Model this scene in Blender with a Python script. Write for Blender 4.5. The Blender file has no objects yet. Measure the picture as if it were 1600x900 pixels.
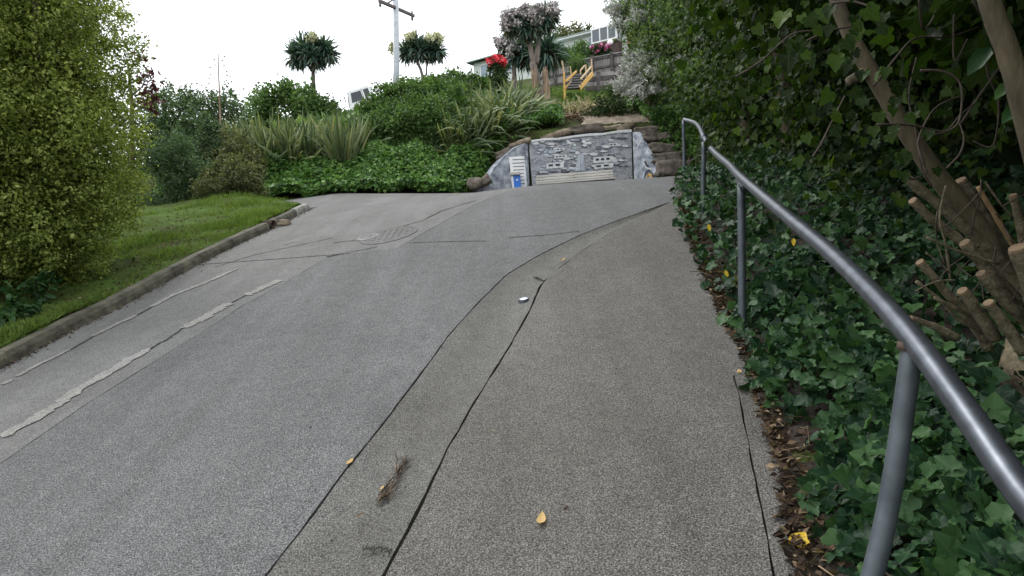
import bpy, math, random
import numpy as np
from mathutils import Vector, Matrix
S = bpy.context.scene
COL = S.collection
RNG = np.random.default_rng(7)
random.seed(7)

# ------------------------------------------------------------------ camera
F, PITCH, ROLL, EYE = 1006.0, -0.029, 0.040, 1.55
_f = Vector((0, math.cos(PITCH), math.sin(PITCH)))
_u0 = Vector((0, -math.sin(PITCH), math.cos(PITCH)))
_r0 = Vector((1, 0, 0))
CR = _r0 * math.cos(ROLL) - _u0 * math.sin(ROLL)
CU = _u0 * math.cos(ROLL) + _r0 * math.sin(ROLL)
cam = bpy.data.cameras.new('camera')
cam.sensor_width = 36.0
cam.lens = 36.0 * F / 1600.0
cam.clip_start, cam.clip_end = 0.05, 2000
cam_o = bpy.data.objects.new('camera', cam)
COL.objects.link(cam_o)
M = Matrix((CR, CU, -_f)).transposed().to_4x4()
M.translation = (0, 0, EYE)
cam_o.matrix_world = M
S.camera = cam_o

# ------------------------------------------------------------------ light
W = bpy.data.worlds.new('World')
S.world = W
W.use_nodes = True
nt = W.node_tree
nt.nodes.clear()
sky = nt.nodes.new('ShaderNodeTexSky')
sky.sky_type = 'NISHITA'
sky.sun_disc = False
SUN_EL, SUN_AZ = math.radians(58), math.radians(-50)
sky.sun_elevation, sky.sun_rotation = SUN_EL, SUN_AZ
mixn = nt.nodes.new('ShaderNodeMix')           # thick even cloud in front of the clear sky
mixn.data_type = 'RGBA'
mixn.inputs['Factor'].default_value = 0.88
mixn.inputs['B'].default_value = (15.4, 15.8, 16.2, 1)
bg = nt.nodes.new('ShaderNodeBackground')
bg.inputs['Strength'].default_value = 0.10
wo = nt.nodes.new('ShaderNodeOutputWorld')
nt.links.new(sky.outputs[0], mixn.inputs['A'])
nt.links.new(mixn.outputs['Result'], bg.inputs['Color'])
nt.links.new(bg.outputs[0], wo.inputs['Surface'])
sl = bpy.data.lights.new('sun', 'SUN')
sl.energy, sl.angle, sl.color = 1.4, math.radians(25), (1, 0.97, 0.92)
so = bpy.data.objects.new('sun', sl)
COL.objects.link(so)
_sd = Vector((math.sin(SUN_AZ) * math.cos(SUN_EL), math.cos(SUN_AZ) * math.cos(SUN_EL), math.sin(SUN_EL)))
so.rotation_euler = _sd.to_track_quat('Z', 'Y').to_euler()
so.location = (0, 0, 60)
S.view_settings.view_transform = 'Standard'
S.view_settings.look = 'None'
S.view_settings.exposure = 0.42
S.view_settings.gamma = 1.0

# ------------------------------------------------------------------ the lie of the land
AZ, CROSS = 0.303, 0.022
SA, CA = math.sin(AZ), math.cos(AZ)
_us = np.linspace(-12, 60, 1600)
_sl = np.interp(_us, [-12, 0, 3.5, 6, 8.5, 10.6, 15, 20], [.25, .25, .291, .35, .262, .122, .118, .05])
_pz = np.concatenate([[0], np.cumsum((_sl[1:] + _sl[:-1]) / 2 * np.diff(_us))])
_pz -= np.interp(0, _us, _pz)
def to_uv(x, y): return x * SA + y * CA, x * CA - y * SA
def to_xy(u, v): return u * SA + v * CA, u * CA - v * SA
def G(x, y):
    u, v = to_uv(x, y)
    left = np.clip(-(v + 4.2) / 4, 0, 1) * np.clip(u - 9.0, 0, 4) * 0.11
    swell = .10 * np.exp(-((v + 3.0) / 1.9) ** 2) * np.clip((u - 4.5) / 5, 0, 1) ** 2 * (3 - 2 * np.clip((u - 4.5) / 5, 0, 1))
    return np.interp(u, _us, _pz) + CROSS * v + left + swell
def ray(px, py): return _f + CR * ((px - 800) / F) + CU * ((450 - py) / F)
def at(px, py, d):
    r = ray(px, py)
    return Vector((0, 0, EYE)) + r * (d / r.y)
def gnd(px, py, h=0.0, far=40):
    r = ray(px, py)
    t = np.linspace(.4, far, 4000)
    e = EYE + r.z * t - G(r.x * t, r.y * t) - h
    k = int(np.argmax(e < 0)) if (e < 0).any() else len(t) - 1
    return Vector((r.x * t[k], r.y * t[k], EYE + r.z * t[k]))
def smooth(t): t = np.clip(t, 0, 1); return t * t * (3 - 2 * t)
def line_uv(pts):                       # where a line seen on the road lies in road coordinates
    out = []
    for px, py in pts:
        p = gnd(px, py)
        out.append(to_uv(p.x, p.y))
    return np.array(out)
LA = line_uv([(600,900),(650,805),(700,700),(750,615),(800,535),(830,480),(845,446),(862,428),(905,395),(960,360),(1010,335),(1055,312)])
LB = line_uv([(420,895),(470,830),(540,735),(600,660),(660,580),(700,525),(745,475),(790,430),(840,400),(900,370),(950,350),(1000,332)])
LK = line_uv([(0,577),(60,545),(120,513),(200,473),(300,418),(360,388),(420,360),(484,327)])
LD = line_uv([(0,725),(130,634),(255,556),(375,480),(515,400),(618,390),(700,343),(740,321)])
LC = line_uv([(1210,900),(1190,800),(1170,700),(1155,620),(1140,560),(1133,530)])
LE = line_uv([(1250,880),(1232,780),(1215,700),(1170,560),(1112,450),(1085,380),(1066,318)])
def vof(L):
    o = np.argsort(L[:, 0]); u, v = L[o, 0], L[o, 1]
    def f(q):
        q = np.asarray(q, float)
        r = np.interp(q, u, v)
        r = np.where(q < u[0], v[0] + (q - u[0]) * (v[2] - v[0]) / (u[2] - u[0]) * .6, r)
        return np.where(q > u[-1], v[-1] + (q - u[-1]) * (v[-1] - v[-3]) / (u[-1] - u[-3]), r)
    return f
vA, vB, vK, vD, vC, vE = [vof(L) for L in (LA, LB, LK, LD, LC, LE)]
UK = LK[:, 0].max()
E_PX = np.array([-400, 200, 350, 450, 560, 640, 740, 860, 1000, 1700])
E_CAP = np.array([.10, .15, .20, .215, .235, .262, .282, .294, .325, .40])
YB_X = np.array([-30, -6.5, -1.3, -.75, .1, 3.35, 3.8, 4.6, 9, 30])
YB = np.array([14.9, 14.7, 15.2, 16.2, 16.95, 16.95, 16.3, 15.4, 13.5, 12])
YW = np.array([1.5, 1.5, 1.5, 1.1, .12, .12, .7, 1.3, 1.6, 2])
YH = np.array([.55, .58, .68, 1.05, 1.6, 1.6, 1.5, 1.3, 1.3, 1.3])
def H(x, y):
    x, y = np.asarray(x, float), np.asarray(y, float)
    u, v = to_uv(x, y)
    g = G(x, y)
    rb = v - vE(np.minimum(u, 7.6))
    g = g + .10 * smooth(rb / .8) + .9 * smooth((rb - .9) / 3.2)
    yb, w = np.interp(x, YB_X, YB), np.interp(x, YB_X, YW)
    dy = y - yb
    hh = np.interp(x, YB_X, YH)
    hill = hh * smooth(dy / w) + np.interp(x, [-3, .5], [.345, .285]) * np.clip(dy - w * .6, 0, 400)
    z = g + np.where(dy > 0, hill, 0)
    px = 800 + x / np.maximum(y, 1) * F
    cap = EYE + np.interp(px, E_PX, E_CAP) * np.minimum(y, 75)
    return np.where(dy > 0, np.minimum(z, np.maximum(cap, g + .6 * smooth(dy / w))), z)
def hz(x, y): return float(H(x, y))
def ground_at(px, d, lift=0.0):
    x = float(at(px, 300, d).x)
    return Vector((x, d, hz(x, d) + lift))

# ------------------------------------------------------------------ materials
def newmat(name):
    m = bpy.data.materials.new(name)
    m.use_nodes = True
    n = m.node_tree
    n.nodes.clear()
    out = n.nodes.new('ShaderNodeOutputMaterial')
    p = n.nodes.new('ShaderNodeBsdfPrincipled')
    n.links.new(p.outputs[0], out.inputs[0])
    return m, n, p, out
def N(n, t, **kw):
    o = n.nodes.new('ShaderNode' + t)
    for k, v in kw.items():
        if k in o.inputs: o.inputs[k].default_value = v
        else: setattr(o, k, v)
    return o
def ramp(n, stops):
    r = n.nodes.new('ShaderNodeValToRGB')
    e = r.color_ramp.elements
    while len(e) > 1: e.remove(e[-1])
    e[0].position, e[0].color = stops[0][0], (*stops[0][1], 1)
    for p, c in stops[1:]:
        q = e.new(p); q.color = (*c, 1)
    return r
def rgbmix(n, a, b, fac, blend='MIX'):
    m = n.nodes.new('ShaderNodeMix'); m.data_type = 'RGBA'; m.blend_type = blend
    for k, s in (('A', a), ('B', b), ('Factor', fac)):
        if hasattr(s, 'is_linked'): n.links.new(s, m.inputs[k])
        elif k == 'Factor': m.inputs[k].default_value = s
        else: m.inputs[k].default_value = (*s, 1)
    return m.outputs['Result']
def coords(n, scale=None):
    tc = n.nodes.new('ShaderNodeTexCoord')
    if scale is None: return tc.outputs['Object']
    mp = n.nodes.new('ShaderNodeMapping'); mp.inputs['Scale'].default_value = scale
    n.links.new(tc.outputs['Object'], mp.inputs['Vector'])
    return mp.outputs[0]
def noise(n, co, scale, detail=3, rough=.55, dist=0):
    o = N(n, 'TexNoise', Scale=scale, Detail=detail, Roughness=rough, Distortion=dist)
    n.links.new(co, o.inputs['Vector'])
    return o.outputs['Fac']
def bump(n, p, h, strength, dist):
    b = N(n, 'Bump', Strength=strength, Distance=dist)
    n.links.new(h, b.inputs['Height']); n.links.new(b.outputs[0], p.inputs['Normal'])
def simple(name, c1, c2, scale=8, rough=.7, bumps=.2, bd=.01, metal=0, stretch=None, detail=4):
    m, n, p, o = newmat(name)
    co = coords(n, stretch)
    f = noise(n, co, scale, detail)
    r = ramp(n, [(.3, c1), (.7, c2)])
    n.links.new(f, r.inputs[0]); n.links.new(r.outputs[0], p.inputs['Base Color'])
    p.inputs['Roughness'].default_value = rough; p.inputs['Metallic'].default_value = metal
    if bumps: bump(n, p, noise(n, co, scale * 3, 4), bumps, bd)
    return m
def chipseal(name, dark, mid, light, scale, stain, rough=.85, bstr=.6):
    m, n, p, o = newmat(name)
    co = coords(n)
    a = noise(n, co, scale, 3, .7)
    v = N(n, 'TexVoronoi', Scale=scale * 1.1); n.links.new(co, v.inputs['Vector'])
    add = N(n, 'Math', operation='MULTIPLY_ADD'); n.links.new(v.outputs['Distance'], add.inputs[0])
    add.inputs[1].default_value = -.35; n.links.new(a, add.inputs[2])
    r = ramp(n, [(.17, dark), (.36, mid), (.56, light)])
    n.links.new(add.outputs[0], r.inputs[0])
    big = noise(n, co, .9, 5, .6, .4)
    rb = ramp(n, [(.36, stain), (.62, (1, 1, 1))])
    n.links.new(big, rb.inputs[0])
    c = rgbmix(n, r.outputs[0], rb.outputs[0], 1.0, 'MULTIPLY')
    mid2 = noise(n, co, 9, 4, .65)
    r2 = ramp(n, [(.3, (.86, .86, .86)), (.65, (1.06, 1.06, 1.05))])
    n.links.new(mid2, r2.inputs[0])
    c = rgbmix(n, c, r2.outputs[0], 1.0, 'MULTIPLY')
    mp = N(n, 'Mapping'); mp.inputs['Rotation'].default_value = (0, 0, .303); mp.inputs['Scale'].default_value = (2.2, .16, .3); n.links.new(co, mp.inputs['Vector'])
    r3 = ramp(n, [(.32, (.86, .86, .85)), (.68, (1.1, 1.1, 1.1))])            # long worn streaks along the road
    n.links.new(noise(n, mp.outputs[0], 1.3, 5, .6), r3.inputs[0])
    c = rgbmix(n, c, r3.outputs[0], 1.0, 'MULTIPLY')
    r4 = ramp(n, [(.0, (1, 1, 1)), (.70, (1, 1, 1)), (.78, (.72, .71, .68))])   # stains
    n.links.new(noise(n, co, 2.3, 6, .7, .6), r4.inputs[0])
    c = rgbmix(n, c, r4.outputs[0], 1.0, 'MULTIPLY')
    n.links.new(c, p.inputs['Base Color'])
    p.inputs['Roughness'].default_value = rough
    p.inputs['Specular IOR Level'].default_value = .3
    bump(n, p, add.outputs[0], bstr, .012)
    return m
M_ROAD = chipseal('road chip seal', (.040, .0405, .0415), (.135, .136, .1375), (.335, .336, .339), 150, (.86, .86, .86), bstr=.6)
M_LANE = chipseal('side lane concrete', (.07, .069, .068), (.155, .154, .151), (.28, .278, .272), 130, (.84, .84, .83), bstr=.35)
M_CHAN = chipseal('channel concrete', (.042, .041, .038), (.128, .125, .117), (.295, .288, .272), 150, (.80, .79, .76), bstr=.4)
M_PATH = chipseal('footpath concrete', (.040, .038, .035), (.131, .126, .117), (.315, .305, .286), 150, (.84, .82, .79), bstr=.5)
M_PATCH = chipseal('pale patch mortar', (.13, .127, .12), (.25, .246, .236), (.37, .365, .355), 90, (.9, .88, .85), bstr=.3)
M_KERB = simple('mossy kerb concrete', (.022, .023, .013), (.125, .115, .082), 5, .9, .8, .03)
M_KERB2 = simple('pale kerb concrete', (.12, .115, .1), (.3, .29, .26), 9, .9, .5, .02)
M_JOINT = simple('dark joint grit', (.012, .012, .01), (.04, .042, .025), 6, .95, .3)
M_SOIL = simple('dark soil', (.012, .009, .007), (.045, .034, .024), 10, .95, .8, .03)
M_STEEL = simple('galvanised steel', (.07, .078, .092), (.125, .138, .158), 20, .36, .05, .002, .75)
M_POST = simple('dull galvanised steel', (.055, .068, .078), (.105, .125, .14), 14, .5, .12, .002, .4)
M_BARK = simple('grey brown bark', (.032, .025, .013), (.125, .10, .058), 16, .9, .7, .01, 0, (1, 1, .25))
M_STUB = simple('mottled green grey bark', (.05, .041, .023), (.19, .158, .10), 30, .9, .9, .01)
M_CUT = simple('fresh cut wood', (.10, .068, .04), (.20, .135, .076), 30, .8, .2)
M_SPLIT = simple('split raw wood', (.14, .085, .042), (.27, .17, .085), 25, .8, .3)
M_VINE = simple('vine bark', (.022, .016, .011), (.07, .05, .034), 30, .85, .3)
M_CTRUNK = simple('cabbage tree bark', (.09, .07, .06), (.23, .185, .16), 9, .9, .7, .03, 0, (1, 1, .2))
M_STUMP = simple('pale fibrous stump', (.12, .075, .045), (.36, .26, .18), 14, .9, .8, .03, 0, (1, 1, .15))
M_POLE = simple('concrete pole', (.36, .39, .43), (.5, .53, .56), 6, .8, .1)
M_ARM = simple('weathered crossarm', (.07, .055, .06), (.16, .13, .13), 12, .8, .2)
M_TIMBER = simple('grey weathered timber', (.15, .135, .135), (.36, .34, .33), 5, .85, .4, .01, 0, (1, 1, .12))
M_TIMBERD = simple('dark weathered timber', (.04, .034, .034), (.13, .115, .11), 7, .85, .4)
M_TREAD = simple('dull step timber', (.12, .115, .12), (.24, .23, .23), 7, .85, .3)
M_YELLOW = simple('faded yellow paint', (.55, .28, .035), (.72, .45, .12), 12, .6, .15)
M_PALEWD = simple('pale bare timber', (.5, .34, .2), (.66, .5, .33), 12, .7, .15)
M_BENCH = simple('bleached bench timber', (.36, .34, .31), (.6, .58, .54), 10, .8, .3, .006, 0, (.15, 1, 1))
M_WHITE = simple('white paint', (.7, .71, .73), (.82, .82, .83), 6, .5, .05)
M_DARKLINE = simple('dark print', (.05, .05, .05), (.12, .12, .12), 8, .6, 0)
M_BLUE = simple('blue paint', (.01, .13, .55), (.02, .2, .68), 8, .4, .05)
M_ROCK = simple('brown grey rock', (.07, .058, .047), (.26, .218, .18), 4.5, .92, .9, .05)
M_ROCKW = simple('warm pale rock', (.16, .125, .09), (.38, .31, .23), 5, .92, .8, .04)
M_TRACK = simple('worn clay track', (.11, .085, .06), (.27, .22, .165), 5, .95, .8, .04)
M_HOUSE = simple('pale green weatherboard', (.5, .55, .53), (.6, .64, .61), 4, .7, .05)
M_ROOF = simple('grey green roof iron', (.2, .27, .24), (.3, .37, .33), 5, .6, .1)
M_ROOFW = simple('white roof edge', (.62, .65, .64), (.74, .76, .75), 5, .6, .05)
M_BRICK = simple('red brick', (.22, .08, .045), (.36, .15, .09), 22, .85, .3)
M_DARKWALL = simple('dark stained cladding', (.05, .035, .035), (.1, .07, .065), 8, .8, .2)
M_TYRE = simple('black rubber', (.015, .015, .016), (.03, .03, .03), 20, .8, .2)
M_IRON = simple('worn cast iron', (.085, .087, .09), (.19, .192, .197), 40, .9, .5, .004)
M_PIPE = simple('rusty drain pipe', (.03, .02, .015), (.10, .06, .04), 14, .85, .4)
M_PLAS = simple('blue grey plastic', (.16, .19, .28), (.3, .34, .44), 8, .5, .05)
M_DISC = simple('alloy survey disc', (.45, .47, .5), (.62, .64, .66), 20, .45, .1, .002, .3)
def glass(name, c):
    m, n, p, o = newmat(name)
    p.inputs['Base Color'].default_value = (*c, 1)
    p.inputs['Roughness'].default_value = .06
    p.inputs['Specular IOR Level'].default_value = .8
    return m
M_GLASS = glass('window glass', (.06, .08, .10))
M_TINT = simple('dark tinted glass', (.018, .022, .028), (.035, .04, .05), 3, .12, 0)
M_GLASSB = glass('sky blue window glass', (.2, .27, .33))
def leafmat(name, stops, rough=.5, trans=.25, spec=.14, var=.5, vscale=2.2, veins=None, tcol=1.5):
    m, n, p, out = newmat(name)
    at_ = N(n, 'Attribute', attribute_name='tint')
    oi = N(n, 'ObjectInfo')
    s = N(n, 'Math', operation='ADD'); n.links.new(at_.outputs['Fac'], s.inputs[0]); n.links.new(oi.outputs['Random'], s.inputs[1])
    fr = N(n, 'Math', operation='FRACT'); n.links.new(s.outputs[0], fr.inputs[0])
    g = N(n, 'NewGeometry')
    f = noise(n, g.outputs['Position'], vscale, 2)
    mix = N(n, 'Mix'); mix.inputs['Factor'].default_value = var
    n.links.new(fr.outputs[0], mix.inputs['A']); n.links.new(f, mix.inputs['B'])
    r = ramp(n, stops)
    n.links.new(mix.outputs['Result'], r.inputs[0])
    c = r.outputs[0]
    if veins:
        uv = N(n, 'UVMap', uv_map='UVMap')
        sx = N(n, 'SeparateXYZ'); n.links.new(uv.outputs[0], sx.inputs[0])
        ab = N(n, 'Math', operation='ABSOLUTE'); n.links.new(sx.outputs['X'], ab.inputs[0])
        def near(src, w):
            q = N(n, 'MapRange'); q.inputs['From Min'].default_value = 0; q.inputs['From Max'].default_value = w
            q.inputs['To Min'].default_value = 1; q.inputs['To Max'].default_value = 0
            n.links.new(src, q.inputs['Value']); return q.outputs[0]
        a = near(ab.outputs[0], .03)
        l1 = N(n, 'Math', operation='MULTIPLY_ADD'); n.links.new(ab.outputs[0], l1.inputs[0]); l1.inputs[1].default_value = -1.0
        n.links.new(sx.outputs['Y'], l1.inputs[2])
        l2 = N(n, 'Math', operation='ABSOLUTE'); n.links.new(l1.outputs[0], l2.inputs[0])
        b = near(l2.outputs[0], .035)
        mx = N(n, 'Math', operation='MAXIMUM'); n.links.new(a, mx.inputs[0]); n.links.new(b, mx.inputs[1])
        ml = N(n, 'Math', operation='MULTIPLY'); n.links.new(mx.outputs[0], ml.inputs[0]); ml.inputs[1].default_value = .45
        c = rgbmix(n, c, veins, ml.outputs[0])
    n.links.new(c, p.inputs['Base Color'])
    p.inputs['Roughness'].default_value = rough
    p.inputs['Specular IOR Level'].default_value = spec
    if trans:
        t = N(n, 'BsdfTranslucent')
        n.links.new(rgbmix(n, c, (tcol, tcol * 1.1, tcol * .5), 1.0, 'MULTIPLY'), t.inputs['Color'])
        ms = N(n, 'MixShader'); ms.inputs[0].default_value = trans
        n.links.new(p.outputs[0], ms.inputs[1]); n.links.new(t.outputs[0], ms.inputs[2])
        n.links.new(ms.outputs[0], out.inputs[0])
    return m
L_OLIVE = leafmat('olive small leaf', [(.25, (.066, .092, .022)), (.5, (.185, .232, .058)), (.78, (.35, .395, .12))], .55, .38)
L_LAUREL = leafmat('dark laurel leaf', [(.3, (.012, .035, .012)), (.6, (.035, .085, .028)), (.85, (.08, .15, .05))], .3, .2)
L_BLUEG = leafmat('blue green feathery leaf', [(.25, (.028, .052, .026)), (.55, (.072, .118, .06)), (.85, (.14, .2, .105))], .5, .3)
L_BROWNG = leafmat('brownish bush leaf', [(.25, (.045, .06, .028)), (.55, (.115, .13, .062)), (.85, (.24, .235, .125))], .6, .3)
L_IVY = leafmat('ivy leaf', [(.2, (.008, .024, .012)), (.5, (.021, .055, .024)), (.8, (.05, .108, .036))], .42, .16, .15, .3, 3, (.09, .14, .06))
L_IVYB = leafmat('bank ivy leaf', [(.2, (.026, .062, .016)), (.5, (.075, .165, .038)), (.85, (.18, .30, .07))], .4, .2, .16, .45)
L_IVYH = leafmat('hedge ivy leaf', [(.25, (.006, .014, .003)), (.5, (.018, .037, .007)), (.74, (.045, .082, .012)), (.93, (.13, .18, .02))], .42, .3, .09, .5, 1.3, (.06, .10, .035))  # leaf colour darkened to carry the shade of hedge and canopy
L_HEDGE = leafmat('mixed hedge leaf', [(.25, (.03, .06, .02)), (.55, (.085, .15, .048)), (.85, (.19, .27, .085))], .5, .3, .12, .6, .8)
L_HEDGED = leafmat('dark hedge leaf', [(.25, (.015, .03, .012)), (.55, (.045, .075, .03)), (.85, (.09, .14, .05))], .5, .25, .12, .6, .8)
L_FLAX = leafmat('flax blade', [(.15, (.07, .105, .052)), (.5, (.14, .185, .092)), (.78, (.24, .275, .14)), (.93, (.40, .37, .17)), (.98, (.28, .17, .06))], .4, .2, .2, .25)
L_CABB = leafmat('cabbage tree leaf', [(.2, (.03, .065, .056)), (.6, (.085, .145, .118)), (.9, (.18, .25, .18))], .4, .15, .2, .3)
L_CABBD = leafmat('dead hanging cabbage leaf', [(.2, (.05, .055, .045)), (.6, (.11, .10, .07)), (.9, (.2, .165, .11))], .7, .1)
L_PAN = leafmat('cream flower spray', [(.2, (.52, .52, .32)), (.6, (.68, .67, .45)), (.9, (.8, .78, .58))], .8, 0, .2)
L_PANP = leafmat('greyish mauve flower spray', [(.2, (.33, .295, .30)), (.6, (.52, .475, .475)), (.9, (.68, .635, .625))], .8, 0, .2)
L_RED = leafmat('red rhododendron flower', [(.2, (.55, .03, .05)), (.6, (.75, .07, .10)), (.9, (.85, .2, .2))], .6, 0, .2)
L_PINK = leafmat('pink rhododendron flower', [(.2, (.38, .07, .18)), (.6, (.55, .15, .32)), (.9, (.7, .34, .48))], .6, 0, .2)
L_WFLOW = leafmat('white flower spray', [(.2, (.46, .47, .42)), (.6, (.64, .65, .6)), (.9, (.78, .78, .74))], .7, 0, .2)
L_PITT = leafmat('pale tree leaf', [(.25, (.04, .072, .028)), (.55, (.10, .155, .06)), (.85, (.2, .27, .11))], .5, .35, .12, .5, 1.3)
L_GLOOM = leafmat('shade-darkened thicket leaf', [(.25, (.004, .008, .004)), (.6, (.011, .020, .009)), (.9, (.022, .036, .014))], .6, .2, .05)  # gloom of the thicket put into a near-black leaf colour
L_PURPLE = leafmat('purple red leaf', [(.2, (.035, .012, .014)), (.6, (.09, .03, .035)), (.9, (.16, .06, .06))], .5, .2)
L_GRASS = leafmat('grass blade', [(.2, (.055, .085, .02)), (.55, (.115, .172, .040)), (.85, (.19, .26, .07)), (.97, (.3, .27, .12))], .6, .3, .12, .6, 1.6)
L_LITTER = leafmat('dry leaf litter', [(.15, (.018, .012, .009)), (.5, (.055, .036, .024)), (.8, (.12, .082, .052)), (.96, (.32, .24, .15))], .8, .15, .12, .1)
L_YELLOW = leafmat('yellow fallen leaf', [(.2, (.55, .36, .03)), (.7, (.68, .5, .06))], .5, .25)
L_TAN = leafmat('tan dry leaf', [(.2, (.42, .25, .09)), (.7, (.58, .40, .18))], .6, .2)
L_GRAM = leafmat('dry pale stalk', [(.2, (.3, .24, .16)), (.7, (.46, .38, .27))], .8, .1)
def ground_mat():
    m, n, p, o = newmat('earth and low growth')
    co = coords(n)
    a = noise(n, co, .8, 6, .65)
    r = ramp(n, [(.35, (.035, .028, .018)), (.5, (.055, .07, .022)), (.65, (.09, .125, .035))])
    n.links.new(a, r.inputs[0])
    r2 = ramp(n, [(.3, (.5, .5, .5)), (.7, (1.2, 1.2, 1.2))]); n.links.new(noise(n, co, 14, 5, .7), r2.inputs[0])
    n.links.new(rgbmix(n, r.outputs[0], r2.outputs[0], 1, 'MULTIPLY'), p.inputs['Base Color'])
    p.inputs['Roughness'].default_value = .95; p.inputs['Specular IOR Level'].default_value = .08
    bump(n, p, noise(n, co, 22, 5, .7), .8, .05)
    return m
M_GROUND = ground_mat()
def verge_mat():
    m, n, p, o = newmat('thin turf over soil')
    co = coords(n)
    r = ramp(n, [(.33, (.055, .042, .026)), (.44, (.06, .085, .022)), (.60, (.085, .14, .03))])
    n.links.new(noise(n, co, 1.7, 6, .7), r.inputs[0])
    r2 = ramp(n, [(.3, (.55, .55, .55)), (.7, (1.25, 1.25, 1.2))]); n.links.new(noise(n, co, 40, 4, .7), r2.inputs[0])
    n.links.new(rgbmix(n, r.outputs[0], r2.outputs[0], 1, 'MULTIPLY'), p.inputs['Base Color'])
    p.inputs['Roughness'].default_value = .95; p.inputs['Specular IOR Level'].default_value = .08
    bump(n, p, noise(n, co, 60, 4, .7), .8, .03)
    return m
M_VERGE = verge_mat()
def mural_mat():
    m, n, p, o = newmat('painted hillside mural')
    co = coords(n)
    st = N(n, 'Mapping'); st.inputs['Scale'].default_value = (1, 1, 2.1); n.links.new(co, st.inputs['Vector'])
    w = N(n, 'TexNoise', Scale=2.2, Detail=3); n.links.new(st.outputs[0], w.inputs['Vector'])
    va = N(n, 'VectorMath', operation='MULTIPLY_ADD'); n.links.new(w.outputs['Color'], va.inputs[0])
    va.inputs[1].default_value = (.5, .5, .5); n.links.new(st.outputs[0], va.inputs[2])
    v = N(n, 'TexVoronoi', Scale=3.6, feature='SMOOTH_F1'); n.links.new(va.outputs[0], v.inputs['Vector'])
    f = noise(n, st.outputs[0], 4.6, 4, .62, 1.5)
    ad = N(n, 'Math', operation='MULTIPLY_ADD'); n.links.new(f, ad.inputs[0]); ad.inputs[1].default_value = .9; n.links.new(v.outputs['Distance'], ad.inputs[2])
    r = ramp(n, [(.44, (.58, .59, .60)), (.56, (.36, .375, .41)), (.62, (.05, .055, .075)), (.67, (.44, .455, .49)), (.74, (.10, .11, .14)), (.82, (.52, .53, .56)), (.90, (.16, .17, .21)), (.98, (.4, .41, .44))])
    n.links.new(ad.outputs[0], r.inputs[0])
    br = ramp(n, [(.4, (0, 0, 0)), (.75, (1, 1, 1))]); n.links.new(noise(n, co, 1.1, 3), br.inputs[0])
    ml = N(n, 'Math', operation='MULTIPLY'); n.links.new(br.outputs[0], ml.inputs[0]); ml.inputs[1].default_value = .25
    n.links.new(rgbmix(n, r.outputs[0], (.26, .22, .17), ml.outputs[0]), p.inputs['Base Color'])
    p.inputs['Roughness'].default_value = .75
    bump(n, p, noise(n, co, 12, 4), .3, .02)
    return m
M_MURAL = mural_mat()
M_WING = simple('pale blue grey mural paint', (.08, .10, .15), (.56, .59, .64), 6, .75, .3, .02, 0, None, 7)
M_WATER = simple('pale painted stream', (.28, .33, .40), (.52, .56, .62), 14, .75, .1, .01, 0, (1, 1, .2))
M_SHADEP = simple('mid slate mural paint', (.10, .108, .13), (.19, .2, .235), 12, .75, .1)
M_TEAL = simple('dark teal paint', (.02, .07, .07), (.06, .14, .13), 9, .7, .05)
M_DPAINT = simple('near black paint', (.02, .022, .03), (.05, .055, .07), 9, .7, .05)
M_MWHITE = simple('weathered white mural paint', (.52, .53, .55), (.76, .77, .78), 14, .75, .1)

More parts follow.
